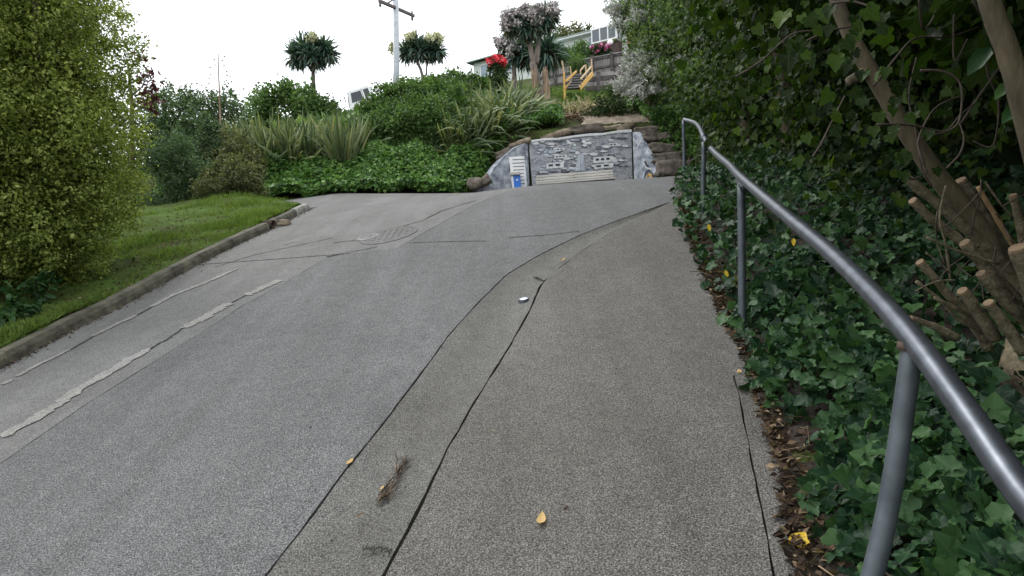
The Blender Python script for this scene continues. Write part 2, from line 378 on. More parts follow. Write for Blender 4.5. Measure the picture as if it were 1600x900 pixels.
# ------------------------------------------------------------------ mesh helpers
ORG = {}
class MB:
    def __init__(s): s.v, s.f = [], []
    def add(s, vs, fs):
        b = len(s.v); s.v += [Vector(q) for q in vs]; s.f += [[i + b for i in q] for q in fs]
    def box(s, c, ax, ay, az):            # centre and three half-axis vectors
        c, ax, ay, az = map(Vector, (c, ax, ay, az))
        vs = [c + i * ax + j * ay + k * az for k in (-1, 1) for j in (-1, 1) for i in (-1, 1)]
        s.add(vs, [(0, 2, 3, 1), (4, 5, 7, 6), (0, 1, 5, 4), (2, 6, 7, 3), (0, 4, 6, 2), (1, 3, 7, 5)])
    def beam(s, a, b, w, h, up=(0, 0, 1)):
        a, b = Vector(a), Vector(b); d = b - a; L = d.length; d = d / L
        side = d.cross(Vector(up)).normalized(); u = side.cross(d)
        s.box((a + b) / 2, d * L / 2, side * w / 2, u * h / 2)
    def tube(s, pts, rad, seg=8, cap=True, knots=0.0):
        pts = [Vector(p) for p in pts]; n = len(pts)
        rads = [rad] * n if not hasattr(rad, '__len__') else rad
        b = len(s.v); ref = None
        for i, p in enumerate(pts):
            t = (pts[min(i + 1, n - 1)] - pts[max(i - 1, 0)]).normalized()
            if ref is None: ref = t.orthogonal().normalized()
            ref = (ref - t * ref.dot(t)).normalized(); e = t.cross(ref)
            for k in range(seg):
                a = 2 * math.pi * k / seg
                r = rads[i] * (1 + random.uniform(-knots, knots))
                s.v.append(p + (ref * math.cos(a) + e * math.sin(a)) * r)
        for i in range(n - 1):
            for k in range(seg):
                k2 = (k + 1) % seg
                s.f.append([b + i * seg + k, b + i * seg + k2, b + (i + 1) * seg + k2, b + (i + 1) * seg + k])
        if cap:
            s.f.append([b + k for k in range(seg)][::-1]); s.f.append([b + (n - 1) * seg + k for k in range(seg)])
    def slab(s, poly, off):               # polygon pushed along a vector
        n = len(poly); poly = [Vector(p) for p in poly]; off = Vector(off)
        s.add(poly + [p + off for p in poly], [list(range(n))[::-1], list(range(n, 2 * n))] +
              [[i, (i + 1) % n, n + (i + 1) % n, n + i] for i in range(n)])
    def build(s, name, mat, parent=None, smooth_=False, bevel=0):
        o_ = ORG.get(parent.name, Vector((0, 0, 0))) if parent else Vector((0, 0, 0))
        me = bpy.data.meshes.new(name)
        me.from_pydata([v - o_ for v in s.v], [], s.f); me.update()
        if bevel:
            import bmesh
            bm = bmesh.new(); bm.from_mesh(me)
            bmesh.ops.recalc_face_normals(bm, faces=bm.faces)
            bmesh.ops.bevel(bm, geom=bm.edges[:], offset=bevel, segments=1, affect='EDGES')
            bm.to_mesh(me); bm.free()
        return link(name, me, mat, parent, smooth_)
def link(name, me, mat, parent=None, smooth_=False):
    if mat and not me.materials: me.materials.append(mat)
    if smooth_: me.polygons.foreach_set('use_smooth', np.ones(len(me.polygons), bool))
    o = bpy.data.objects.new(name, me); COL.objects.link(o)
    if parent: o.parent = parent
    ORG[o.name] = ORG.get(parent.name, Vector((0, 0, 0))) if parent else Vector((0, 0, 0))
    return o
def tag(o, label, cat, group=None):
    o['label'] = label; o['category'] = cat
    if group: o['group'] = group
    return o
def struct(o): o['kind'] = 'structure'; return o
def stuff(o): o['kind'] = 'stuff'; return o
def thing(name, label, cat, loc, group=None):
    o = bpy.data.objects.new(name, None); COL.objects.link(o)
    o.empty_display_size = .2
    o.location = loc; ORG[o.name] = Vector(loc)
    return tag(o, label, cat, group)
def ground_mesh(name, X, Y, Z, mat, thick=0):
    nx, ny = X.shape
    v = np.stack([X, Y, Z], -1).reshape(-1, 3)
    i = np.arange(nx * ny).reshape(nx, ny)
    q = np.stack([i[:-1, :-1], i[1:, :-1], i[1:, 1:], i[:-1, 1:]], -1).reshape(-1, 4)
    if thick:                              # give the sheet sides and a real edge
        rim = np.concatenate([i[:, 0], i[-1, 1:], i[-2::-1, -1], i[0, -2:0:-1]])
        b, r_ = len(v), len(rim); hi = v[rim]; lo = hi - np.array([0, 0, thick])
        k0 = b + np.arange(r_); k1 = np.roll(k0, -1)
        q = np.concatenate([q, np.stack([k1, k0, k0 + r_, k1 + r_], -1)]); v = np.concatenate([v, hi, lo])
    me = bpy.data.meshes.new(name)
    me.from_pydata(v.tolist(), [], q.tolist()); me.update()
    o = link(name, me, mat, None, True)
    if thick:
        k = (nx - 1) * (ny - 1); fl = np.arange(len(me.polygons)) < k
        me.polygons.foreach_set('use_smooth', fl)
    return o
# ------------------------------------------------------------------ leaf builder (numpy)
def T(verts, faces): return np.array(verts, float), faces
OVAL = T([(0, 0, 0), (.3, .45, .10), (0, 1, -.05), (-.3, .45, .10)], [(0, 1, 2), (0, 2, 3)])
OVAL6 = T([(0, 0, 0), (.24, .3, .09), (.22, .7, .07), (0, 1, -.08), (-.22, .7, .07), (-.24, .3, .09)], [(0, 1, 2), (0, 2, 3), (0, 3, 4), (0, 4, 5)])
SLIM = T([(0, 0, 0), (.1, .5, .05), (0, 1, -.05), (-.1, .5, .05)], [(0, 1, 2), (0, 2, 3)])
BLADE = T([(-.022, 0, 0), (.022, 0, 0), (.018, .55, .05), (-.018, .55, .05), (0, 1, -.14)], [(0, 1, 2), (0, 2, 3), (3, 2, 4)])
SWORD = T([(-.03, 0, 0), (.03, 0, 0), (.055, .5, .04), (-.055, .5, .04), (0, 1, -.16)], [(0, 1, 2), (0, 2, 3), (3, 2, 4)])
TUFT = T([(-.5, 0, 0), (.5, .1, .05), (.45, .9, .1), (-.4, 1, -.05)], [(0, 1, 2), (0, 2, 3)])
_iv = [(0, .28, -.05), (0, .04, 0), (.20, -.10, .03), (.42, .0, .02), (.41, .22, .07), (.49, .46, .02), (.30, .60, .07), (0, 1, -.07),
       (-.30, .60, .07), (-.49, .46, .02), (-.41, .22, .07), (-.42, .0, .02), (-.20, -.10, .03)]
IVYL = T(_iv, [(0, i, i + 1) for i in range(1, 12)] + [(0, 12, 1)])
_ol = np.array(_iv[1:]); _sm = []
for i in range(12):
    a, b, c, d = _ol[i - 1], _ol[i], _ol[(i + 1) % 12], _ol[(i + 2) % 12]
    for t in (0, .5): _sm.append(.5 * (2 * b + (c - a) * t + (2 * a - 5 * b + 4 * c - d) * t * t + (3 * b - a - 3 * c + d) * t ** 3))
_sm = [(p[0] * (1.0 if abs(p[0]) > .02 else 0), p[1], p[2]) for p in _sm]
IVY = T([_iv[0]] + _sm, [(0, i, i % 24 + 1) for i in range(1, 25)])
def frame(Nn, Tn):
    Tn = Tn / np.maximum(np.linalg.norm(Tn, axis=1, keepdims=True), 1e-6)
    X = np.cross(Tn, Nn); X /= np.maximum(np.linalg.norm(X, axis=1, keepdims=True), 1e-6)
    return X, Tn, np.cross(X, Tn)
def leaf_mesh(name, tpl, P, Nn, Tn, size):
    tv, tf = tpl
    n, k = len(P), len(tv)
    X, Y, Z = frame(Nn, Tn)
    size = np.broadcast_to(size, (n,))
    tv = np.repeat(tv[None], n, 0)
    if k > 4 and n > 1:
        tv[:, :, 2] += RNG.normal(0, .16, (n, 1)) * tv[:, :, 1] ** 2 + RNG.normal(0, .25, (n, 1)) * tv[:, :, 0] ** 2 + RNG.normal(0, .03, (n, k))
        tv[:, :, 0] *= RNG.uniform(.8, 1.1, (n, 1))
    V = P[:, None] + size[:, None, None] * (tv[:, :, 0, None] * X[:, None] + tv[:, :, 1, None] * Y[:, None] + tv[:, :, 2, None] * Z[:, None])
    fi = np.array(tf); m = len(fi)
    idx = (np.arange(n)[:, None, None] * k + fi[None]).reshape(-1)
    me = bpy.data.meshes.new(name)
    me.vertices.add(n * k); me.vertices.foreach_set('co', V.reshape(-1).astype(np.float32))
    me.loops.add(len(idx)); me.loops.foreach_set('vertex_index', idx.astype(np.int32))
    me.polygons.add(n * m)
    me.polygons.foreach_set('loop_start', np.arange(0, n * m * 3, 3, dtype=np.int32))
    at_ = me.attributes.new('tint', 'FLOAT', 'FACE')
    at_.data.foreach_set('value', np.repeat(RNG.random(n), m).astype(np.float32))
    uv = me.uv_layers.new(name='UVMap')
    uvs = tpl[0][fi.reshape(-1)][:, :2]
    uv.data.foreach_set('uv', np.tile(uvs, (n, 1)).reshape(-1).astype(np.float32))
    me.update(calc_edges=True)
    return me
def unit(v): return v / np.maximum(np.linalg.norm(v, axis=-1, keepdims=True), 1e-6)
def crown_pts(blobs, n, clumps=60, sig=.16, up=.4, inner=.25, flat=.9, rag=.10):
    B = np.array([b[:3] for b in blobs], float); R = np.array([b[3:6] if len(b) > 5 else (b[3],) * 3 for b in blobs], float)
    w = np.array([(r[0] * r[1] + r[1] * r[2] + r[0] * r[2]) for r in R]); w /= w.sum()
    nc = max(6, int(clumps * len(blobs)))
    ci = RNG.choice(len(B), nc, p=w)
    cd = unit(RNG.normal(size=(nc, 3)))
    rr = 1 - np.abs(RNG.normal(0, rag, nc)) + np.where(RNG.random(nc) < .25, np.abs(RNG.normal(0, rag * .8, nc)), 0); ins = RNG.random(nc) < inner; rr[ins] = RNG.uniform(.25, .85, ins.sum())
    cc = B[ci] + cd * R[ci] * rr[:, None]
    li = RNG.integers(0, nc, n)
    sc = np.cbrt(R.prod(1))[ci][li]
    P = cc[li] + RNG.normal(size=(n, 3)) * (sig * sc)[:, None] * np.array([1, 1, flat])
    D = cd[li]
    Nn = unit(D * .6 + RNG.normal(size=(n, 3)) * .55 + np.array([0, 0, up]))
    Tn = unit(D * .45 + RNG.normal(size=(n, 3)) * .7 + np.array([0, 0, -.15]))
    return P, Nn, Tn
def foliage(name, parent, mat, tpl, blobs, n, size, **kw):
    o_ = ORG[parent.name] if parent else Vector((0, 0, 0))
    P, Nn, Tn = crown_pts(blobs, n, **kw)
    me = leaf_mesh(name, tpl, P - np.array(o_), Nn, Tn, size * RNG.uniform(.65, 1.25, n))
    return link(name, me, mat, parent)
def limb(parent, a, b, r0, r1, mat=None, name='trunk', bend=.06, seg=8):
    a, b = Vector(a), Vector(b); L = (b - a).length
    pts, rs = [], []
    off = Vector((random.uniform(-1, 1), random.uniform(-1, 1), 0)) * bend * L
    for i in range(7):
        t = i / 6
        pts.append(a.lerp(b, t) + off * math.sin(t * math.pi)); rs.append(r0 + (r1 - r0) * t)
    m = MB(); m.tube(pts, rs, seg, True, .06)
    return m.build(name, mat or M_BARK, parent, True)

# ================================================================== SETTING
def axis(a, b, fine0, fine1, step, grow=1.25):
    c = list(np.arange(fine0, fine1 + 1e-6, step))
    s = step
    while c[-1] < b: s *= grow; c.append(c[-1] + s)
    s = step
    while c[0] > a: s *= grow; c.insert(0, c[0] - s)
    return np.array(c)
gx, gy = axis(-500, 500, -9, 7, .22), axis(-300, 700, -2, 19, .22)
X, Y = np.meshgrid(gx, gy, indexing='ij')
Z = H(X, Y)
uu, vv = to_uv(X, Y)
paved = (vv > vK(np.minimum(uu, 12)) - .9) & (vv < vE(np.minimum(uu, 7.6)) + .05) | ((uu > 8.2) & (Y < np.interp(X, YB_X, YB)))
Z = Z + np.where(paved, -.07, 0) + np.where(paved | (uu < -3), 0, .02 * np.sin(X * 5.1) * np.sin(Y * 4.3))
struct(ground_mesh('ground', X, Y, Z, M_GROUND))

def strip(name, lo, hi, u0, u1, mat, nu=140, nv=14, lift=0.0, thick=.04, wob=0.0, dish=None):
    fu = np.linspace(0, 1, nu)[:, None]; fv = np.linspace(0, 1, nv)[None]
    a = (u0 if callable(u0) else (lambda q: q * 0 + u0))(fv); b = (u1 if callable(u1) else (lambda q: q * 0 + u1))(fv)
    U = a + (b - a) * fu
    l, h = lo(U), hi(U)
    if wob:
        rn = np.interp(U[:, 0], np.linspace(-4, 18, 260), RNG.normal(0, wob, 260))
        l = l + rn[:, None]
        h = h + np.interp(U[:, 0], np.linspace(-4, 18, 260), RNG.normal(0, wob, 260))[:, None]
    V = l + (h - l) * fv
    X, Y = to_xy(U, V)
    Z = G(X, Y) + lift
    if dish is not None: Z = Z + dish(fv)
    return struct(ground_mesh(name, X, Y, Z, mat, thick))
g_ = .006
UJ = float(line_uv([(515, 400)])[0, 0])
_j = line_uv([(310, 413), (515, 400)])
def joint_u(fv): return np.interp(fv, [0, 1], [_j[0, 0], UJ])
strip('channel', lambda u: vB(u) + .005, lambda u: vA(u) - .010, -3, 9.5, M_CHAN, 200, 12, -.004, .05, .0025, lambda f: -.022 * np.sin(f * np.pi))
strip('footpath', lambda u: vA(u) + .009, lambda u: np.where(u < 3.53, vC(u) - .004, vE(u)), -3, 10.5, M_PATH, 420, 16, .004, .05, .0025)
strip('footpath_edge', lambda u: vC(u) + .004, lambda u: vE(u), -3, 3.52, M_PATH, 90, 5, .003, .05, .0025)
strip('road', lambda u: vD(u) + .008, lambda u: vB(u) - .005, -3, 16, M_ROAD, 240, 26, 0, .05, .003)
strip('road_lane', lambda u: vK(u) - .02, lambda u: vD(u) - .006, -3, lambda f: joint_u(f) - .012, M_LANE, 120, 16, -.003, .05, .003)
strip('road_lane', lambda u: np.where(u < UK, vK(np.minimum(u, UK)) - .02, vK(UK + 0 * u) - .02), lambda u: vD(u) - .006, lambda f: joint_u(f) + .012, 16, M_LANE, 140, 16, -.002, .05, .003)
def plain(v0): return lambda u: u * 0 + v0
strip('side_street', plain(-22), lambda u: vK(UK + 0 * u) - .035, UK + .35, 17.5, M_LANE, 60, 40, -.008, .05)
strip('turning_area', lambda u: vE(np.minimum(u, 7.6)) * 0 + vB(np.minimum(u, 9)) + .0, plain(3.2), 9.0, 15.4, M_ROAD, 40, 20, -.012, .05)

# fine cracks, recessed grit lines lying in the surface
def sheet_line(name, px_pts, w, mat, lift, jit=.3, wj=.5, n=60, label=None):
    P = np.array([list(gnd(*p)) for p in px_pts])
    d = np.concatenate([[0], np.cumsum(np.linalg.norm(np.diff(P, axis=0), axis=1))])
    t = np.linspace(0, d[-1], n)
    Q = np.stack([np.interp(t, d, P[:, k]) for k in range(3)], -1)
    tan = np.gradient(Q, axis=0); nr = unit(np.stack([tan[:, 1], -tan[:, 0], 0 * tan[:, 0]], -1))
    Q[:, :2] += (nr * (RNG.normal(0, w * jit, n))[:, None])[:, :2]
    ww = w * np.clip(1 + RNG.normal(0, wj, n), .15, 2.2); ww[0] = ww[-1] = w * .15
    L, R = Q + nr * ww[:, None] / 2, Q - nr * ww[:, None] / 2
    XX, YY = np.stack([L[:, 0], R[:, 0]], 1), np.stack([L[:, 1], R[:, 1]], 1)
    return struct(ground_mesh(name, XX, YY, G(XX, YY) + lift, mat, .0025))
for pts, w in [([(0,685),(60,652),(128,606),(180,576),(232,545)], .10), ([(284,513),(320,496),(358,474)], .125), ([(385,462),(412,449),(437,438)], .12),
               ([(4,601),(18,594)], .05), ([(27,588),(60,570),(108,547)], .055), ([(144,526),(180,508),(214,493)], .06), ([(236,480),(270,462),(300,450),(330,438),(360,424)], .07),
               ([(446,382),(458,377)], .05), ([(345,432),(372,420)], .035)]:
    sheet_line('pale_patch', pts, w, M_PATCH, .0045, .12, .18, 40)
for pts, w in [([(232,547),(262,530),(286,513)], .016), ([(108,548),(146,526)], .012), ([(214,493),(238,480)], .012), ([(358,475),(388,460)], .012),
               ([(795,372),(850,368),(905,362)], .008), ([(640,380),(700,378),(760,377)], .006), ([(600,362),(660,345),(690,330),(745,313)], .010),
               ([(520,380),(570,374)], .008), ([(335,418),(400,398),(520,372)], .007), ([(590,386),(560,392),(520,399)], .006),
               ([(565,858),(590,858),(612,862)], .012), ([(838,436),(852,440),(842,430)], .006)]:
    sheet_line('surface_crack', pts, w, M_JOINT, .0042, .5, .5, 40)
for pts, w in [([(855,430),(875,420)], .03)]:
    sheet_line('pale_patch', pts, w, M_CHAN, .002, .3, .5, 30)
m = MB()
P0 = gnd(855, 428); 
for k in range(10):
    a = 2 * math.pi * k / 10
    q = P0 + Vector((math.cos(a) * .16, math.sin(a) * .20, 0)) * random.uniform(.6, 1.1)
    m.v.append(Vector((q.x, q.y, float(G(q.x, q.y)) + .006)))
m.f.append(list(range(10)))
struct(m.build('mortar_patch', M_CHAN))

# kerb: short cast lengths with joints
def kerb_piece(u0, u1, mat, w=.13, h=.115):
    U = np.linspace(u0, u1, max(4, int((u1 - u0) / .12)))
    prof = [(0.02, -.06), (.0, h * .55), (-.025, h * .93), (-.06, h), (-w, h), (-w - .01, -.06)]
    rows = []
    for u in U:
        j = random.uniform(-.006, .006)
        row = []
        for dv, dz in prof:
            x, y = to_xy(u, float(vK(u)) + dv + j)
            row.append((x, y, float(G(*to_xy(u, float(vK(u))))) + dz + random.uniform(-.004, .004)))
        rows.append(row)
    m = MB(); n = len(prof)
    m.add([q for r in rows for q in r], [[i * n + k, i * n + k + 1, (i + 1) * n + k + 1, (i + 1) * n + k] for i in range(len(U) - 1) for k in range(n - 1)]
          + [list(range(n))[::-1], [(len(U) - 1) * n + k for k in range(n)]])
    return struct(m.build('kerb', mat))
UP = float(line_uv([(424, 357)])[0, 0])
ks = np.arange(-2.6, UP - .14, 2.15)
for i, k0 in enumerate(ks):
    kerb_piece(k0, min(k0 + 2.146, UP - .13), M_KERB)
kerb_piece(UP + .13, (UP + UK) / 2 + .2, M_KERB); kerb_piece((UP + UK) / 2 + .21, UK, M_KERB2)
# verge: turf sheet behind the kerb
def vtop(U, V): return .115 + .02 * np.sin(U * 3.1 + V * 2) + .015 * np.sin(V * 5.3 - U) + .25 * smooth((-6.2 - V) / 3)
fu = np.linspace(0, 1, 80)[:, None]; fv = np.linspace(0, 1, 40)[None]
Vv = -13 + (fv ** .6) * 1.0 * (13 + 0)
ue = 3.0
U = -3 + (UK + .15 + 3) * fu + 0 * fv
Vl = vK(U) - .155
V = -16 + (Vl + 16) * fv ** .5
U = U + fu ** 3 * np.clip((Vl - V) * .12, 0, 1.5)
X, Y = to_xy(U, V)
edge = smooth((UK + .2 + np.clip((Vl - V) * .12, 0, 1.5) - U) / .35)
struct(ground_mesh('verge', X, Y, G(X, Y) + vtop(U, V) * edge - .02 * (1 - edge), M_VERGE, .1))
def verge_pt(u, v): x, y = to_xy(u, v); return Vector((x, y, float(G(x, y) + vtop(u, v))))
def verge_px(px, py):
    p = gnd(px, py, .15); u, v = to_uv(p.x, p.y); return verge_pt(u, v)

# grass
n = 80000
gu = RNG.uniform(-1, UK + .1, n) ; gv = vK(gu) - .14 - RNG.exponential(1.0, n)
x, y = to_xy(gu, gv)
ns = np.sin(x * 2.3 + 1) * np.sin(y * 1.7) + .6 * np.sin(x * 5.1 - y * 3.3) + .5 * np.sin(y * 7.7 + x)
bq = verge_px(110, 455); keep = (ns + RNG.normal(0, .5, n) > -.2) & (np.hypot(x - bq.x + .6, y - bq.y - .2) > 1.0 + RNG.random(n) * .5)
gu, gv, x, y = gu[keep], gv[keep], x[keep], y[keep]
z = G(x, y) + vtop(gu, gv) - .01
P = np.stack([x, y, z], -1); n = len(P)
stuff(link('grass', leaf_mesh('grass', T([(-.09, 0, 0), (.09, 0, 0), (0.05, 1, .35)], [(0, 1, 2)]), P, unit(RNG.normal(size=(n, 3)) * [1, 1, .3]),
      unit(RNG.normal(size=(n, 3)) * [.6, .6, .1] + [0, 0, .7]), RNG.uniform(.03, .085, n) * (1 + .6 * (ns[keep] > .6))), L_GRASS))
# verge weeds and leaf litter
n = 2600
gu = RNG.uniform(0, UK - .5, n); gv = vK(gu) - .25 - RNG.exponential(.9, n)
P = np.stack([*to_xy(gu, gv)], -1); P = np.concatenate([P, (G(P[:, 0], P[:, 1]) + vtop(gu, gv) + .012)[:, None]], 1)
stuff(link('leaf_litter', leaf_mesh('leaf_litter', OVAL, P, unit(RNG.normal(size=(n, 3)) * .4 + [0, 0, 1]), RNG.normal(size=(n, 3)) * [1, 1, .2], RNG.uniform(.02, .05, n)), L_LITTER))
# hillside grass and debris
def hill_scatter(name, box, n, tpl, mat, size, up=.6, spread=.7, lift=.0, test=None):
    x = RNG.uniform(box[0], box[1], n); y = RNG.uniform(box[2], box[3], n)
    if test is not None: k = test(x, y); x, y = x[k], y[k]; n = len(x)
    P = np.stack([x, y, H(x, y) + lift], -1)
    return stuff(link(name, leaf_mesh(name, tpl, P, unit(RNG.normal(size=(n, 3)) * spread + [0, -.3, .8]), unit(RNG.normal(size=(n, 3)) * spread + [0, 0, up]), size * RNG.uniform(.5, 1.3, n)), mat))
GR = T([(-.1, 0, 0), (.1, 0, 0), (0.1, 1, .35)], [(0, 1, 2)])
hill_scatter('hillside_grass', (-3, 9, 19, 31), 30000, GR, L_GRASS, .16, .5, .8, .0, lambda x, y: (np.sin(x * 1.9 + y) + np.sin(y * 2.3 - x * .7) + RNG.normal(0, .7, len(x)) > -.6))
hill_scatter('hillside_undergrowth', (1.5, 9, 20, 31), 5000, OVAL, L_HEDGE, .16, .3, .8, .05, lambda x, y: (np.sin(x * 2.9 - y) + np.sin(y * 1.3 + x * 1.7) > .6))
hill_scatter('bank_undergrowth', (-16, 0, 18, 60), 20000, OVAL, L_HEDGE, .42, .3, .8, .15)

# ------------------------------------------------------------------ footpath edge: soil strip with litter
n = 5200
u = RNG.uniform(-.5, 7.6, n); v = vE(u) + RNG.exponential(.07, n) - .03
x, y = to_xy(u, v); P = np.stack([x, y, H(x, y) + .012 + RNG.random(n) * .02], -1)
stuff(link('dry_litter', leaf_mesh('dry_litter', OVAL, P, unit(RNG.normal(size=(n, 3)) * .5 + [0, 0, 1]), RNG.normal(size=(n, 3)) * [1, 1, .25], RNG.uniform(.015, .055, n)), L_LITTER))
n = 1500
u = RNG.uniform(-.5, 7.6, n); v = vE(u) + RNG.exponential(.10, n) - .02
x, y = to_xy(u, v); P = np.stack([x, y, H(x, y) + .015 + RNG.random(n) * .03], -1)
stuff(link('dry_stalks', leaf_mesh('dry_stalks', T([(-.02, 0, 0), (.02, 0, 0), (.01, 1, 0)], [(0, 1, 2)]), P, unit(RNG.normal(size=(n, 3)) * .5 + [0, 0, 1]), RNG.normal(size=(n, 3)) * [1, 1, .2], RNG.uniform(.05, .17, n)), L_LITTER))
# soil strip under it, a rough sheet
fu = np.linspace(-3, 8.6, 240)[:, None]; fv = np.linspace(0, 1, 10)[None]
U = fu + 0 * fv; V = vE(np.minimum(U, 7.6)) - .012 + RNG.normal(0, .012, (240, 1)) + fv * 1.6
X, Y = to_xy(U, V)
struct(ground_mesh('soil_strip', X, Y, H(X, Y) + .012 + RNG.normal(0, .008, X.shape), M_SOIL, .05))

# ================================================================== RIGHT SIDE
R_P = 0.0258
def rail_pt(px, py):                      # the rail runs along x = .6 + .2 y in plan
    r = ray(px, py); y = .6 * 1.0 / (r.x / r.y - .2)
    return at(px, py, y)
hr = thing('handrail', 'bent galvanised pipe handrail running up the right edge of the footpath', 'handrail', (1.0, 2.0, hz(1.0, 2.0)))
pts = [Vector((.42, -.9, .60)), Vector((.60, 0.0, .93)), rail_pt(1790, 985), rail_pt(1690, 872), rail_pt(1600, 775), rail_pt(1500, 630), rail_pt(1420, 522), rail_pt(1355, 450), rail_pt(1290, 388), rail_pt(1225, 334), rail_pt(1160, 279)]
pts += [at(1140, 258, 4.5), at(1122, 243, 5.2), at(1108, 228, 6.0), at(1099, 212, 6.7), at(1094, 201, 7.3), at(1086, 192, 8.0), at(1069, 187, 8.5)]
def spline(p, k=6):
    out = []
    for i in range(len(p) - 1):
        a, b, c, d = p[max(i - 1, 0)], p[i], p[i + 1], p[min(i + 2, len(p) - 1)]
        for j in range(k):
            t = j / k
            out.append(.5 * ((2 * b) + (c - a) * t + (2 * a - 5 * b + 4 * c - d) * t * t + (3 * b - a - 3 * c + d) * t ** 3))
    return out + [p[-1]]
m = MB(); m.tube(spline(pts), R_P, 14); m.build('rail', M_STEEL, hr, True)
def hpost(pxs, rad=R_P - .003, seg=12):
    m = MB(); m.tube(spline(pxs, 4), rad, seg); return m.build('post', M_POST, hr, True)
d0 = rail_pt(1426, 532).y
hpost([at(1426, 538, d0), at(1412, 640, d0 - .005), at(1392, 770, d0 - .01), at(1360, 910, d0 - .02), at(1290, 1140, d0 - .03), at(1262, 1250, d0 - .03)])
hpost([at(1158, 287, 3.85), at(1159, 400, 3.84), at(1160, 545, 3.82)])
hpost([at(1100, 222, 6.5), at(1099, 280, 6.5), at(1098, 352, 6.5)])
hpost([at(1068, 188, 8.48), at(1069, 236, 8.48), at(1070, 296, 8.48)])
m = MB(); q = at(1426, 541, d0); m.tube([q + Vector((-.002, 0, .008)), q + Vector((-.004, 0, -.010))], R_P + .003, 12); m.build('weld', M_PIPE, hr, True)
m = MB(); q = at(1100, 214, 6.55); m.tube([q + Vector((0, 0, .03)), q + Vector((0, 0, -.05))], R_P + .007, 12); m.build('joint_sleeve', M_STEEL, hr, True)
m = MB(); q = at(1160, 284, 3.86); m.tube([q + Vector((-.03, -.12, -.045)), q + Vector((.03, .12, .03))], R_P + .004, 12); m.build('joint_sleeve', M_STEEL, hr, True)

# unit leaves shared by every separately built leaf
def unit_leaf(name, tpl, mat, twist=0):
    t = (tpl[0].copy(), tpl[1]); t[0][:, 2] += twist * t[0][:, 1] ** 2 + RNG.normal(0, .025, len(t[0]))
    me = leaf_mesh(name, t, np.zeros((1, 3)), np.array([[0, 0, 1.]]), np.array([[0, 1., 0]]), np.ones(1))
    me.materials.append(mat); return me
def place_leaves(parent, meshes, P, Nn, Tn, size, name='leaf'):
    X, Tn, Zn = frame(Nn, Tn); o_ = ORG[parent.name]
    for i in range(len(P)):
        o = bpy.data.objects.new(name, meshes[i % len(meshes)])
        COL.objects.link(o); o.parent = parent
        m3 = Matrix((X[i], Tn[i], Zn[i])).transposed() * float(size[i])
        m4 = m3.to_4x4(); m4.translation = Vector(P[i]) - o_
        o.matrix_local = m4
def in_view(P, margin=20):
    d = P - np.array([0, 0, EYE]); w = d @ np.array(_f)
    px = 800 + F * (d @ np.array(CR)) / w; py = 450 - F * (d @ np.array(CU)) / w
    return (w > .3) & (px > -margin) & (px < 1600 + margin) & (py > -margin) & (py < 900 + margin), px, py, w
IVYM = [unit_leaf('leaf', IVY, L_IVY, t) for t in (-.12, .05, -.25, .12)]

# foreground ivy bed under the rail
def ivy_height(rb): return .04 + .20 * smooth(rb / .5) + .06 * np.sin(rb * 7)
def ivy_bed_pts(n, u0, u1, rb1, bare=.12):
    u = RNG.uniform(u0, u1, n); rb = RNG.random(n) ** .8 * rb1
    edge = bare + .07 * np.sin(u * 2.7 + 1) + .06 * np.sin(u * 7.1) + np.where(u > 4.6, -.20, 0)
    rb = rb + np.maximum(edge, -.10)
    u_ = np.minimum(u, 7.6); x, y = to_xy(u, vE(u_) + rb)
    hh = ivy_height(rb - edge)
    z = H(x, y) + hh * (1 - RNG.random(n) ** 2.2 * .9)
    P = np.stack([x, y, z], -1)
    Nn = unit(RNG.normal(size=(n, 3)) * .42 + [-.42, -.42, .62])
    Tn = unit(RNG.normal(size=(n, 3)) * .75 + [-.35, -.35, -.35])
    return P, Nn, Tn
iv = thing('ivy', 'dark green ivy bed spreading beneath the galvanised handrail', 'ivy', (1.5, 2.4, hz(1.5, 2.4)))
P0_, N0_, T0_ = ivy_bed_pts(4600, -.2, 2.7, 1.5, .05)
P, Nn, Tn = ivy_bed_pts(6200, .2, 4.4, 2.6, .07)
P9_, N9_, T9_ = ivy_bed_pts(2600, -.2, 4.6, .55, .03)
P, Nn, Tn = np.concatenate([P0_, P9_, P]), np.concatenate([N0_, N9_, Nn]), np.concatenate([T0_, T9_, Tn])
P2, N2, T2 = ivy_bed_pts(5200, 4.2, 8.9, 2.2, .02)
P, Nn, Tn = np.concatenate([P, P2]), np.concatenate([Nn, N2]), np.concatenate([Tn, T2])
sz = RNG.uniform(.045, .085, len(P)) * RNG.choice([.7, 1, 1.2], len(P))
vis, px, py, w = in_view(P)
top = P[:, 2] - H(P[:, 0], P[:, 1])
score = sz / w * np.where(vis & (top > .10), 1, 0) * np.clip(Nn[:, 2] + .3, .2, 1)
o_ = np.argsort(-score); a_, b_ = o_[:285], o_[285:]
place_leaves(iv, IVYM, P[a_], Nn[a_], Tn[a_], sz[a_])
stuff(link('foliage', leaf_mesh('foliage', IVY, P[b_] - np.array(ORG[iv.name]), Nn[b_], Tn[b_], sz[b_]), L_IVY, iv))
m = MB()
for k in range(90):                       # stems creeping below the leaves
    u = random.uniform(.6, 7); rb = random.uniform(.12, 1.2)
    x, y = to_xy(u, float(vE(u)) + rb); a = random.uniform(0, 6.28); pts = []
    for j in range(5):
        pts.append((x, y, hz(x, y) + .03 + .1 * random.random())); a += random.uniform(-.6, .6); x += math.cos(a) * .09; y += math.sin(a) * .09
    m.tube(pts, .0035, 5)
stuff(m.build('stems', M_VINE, iv, True))
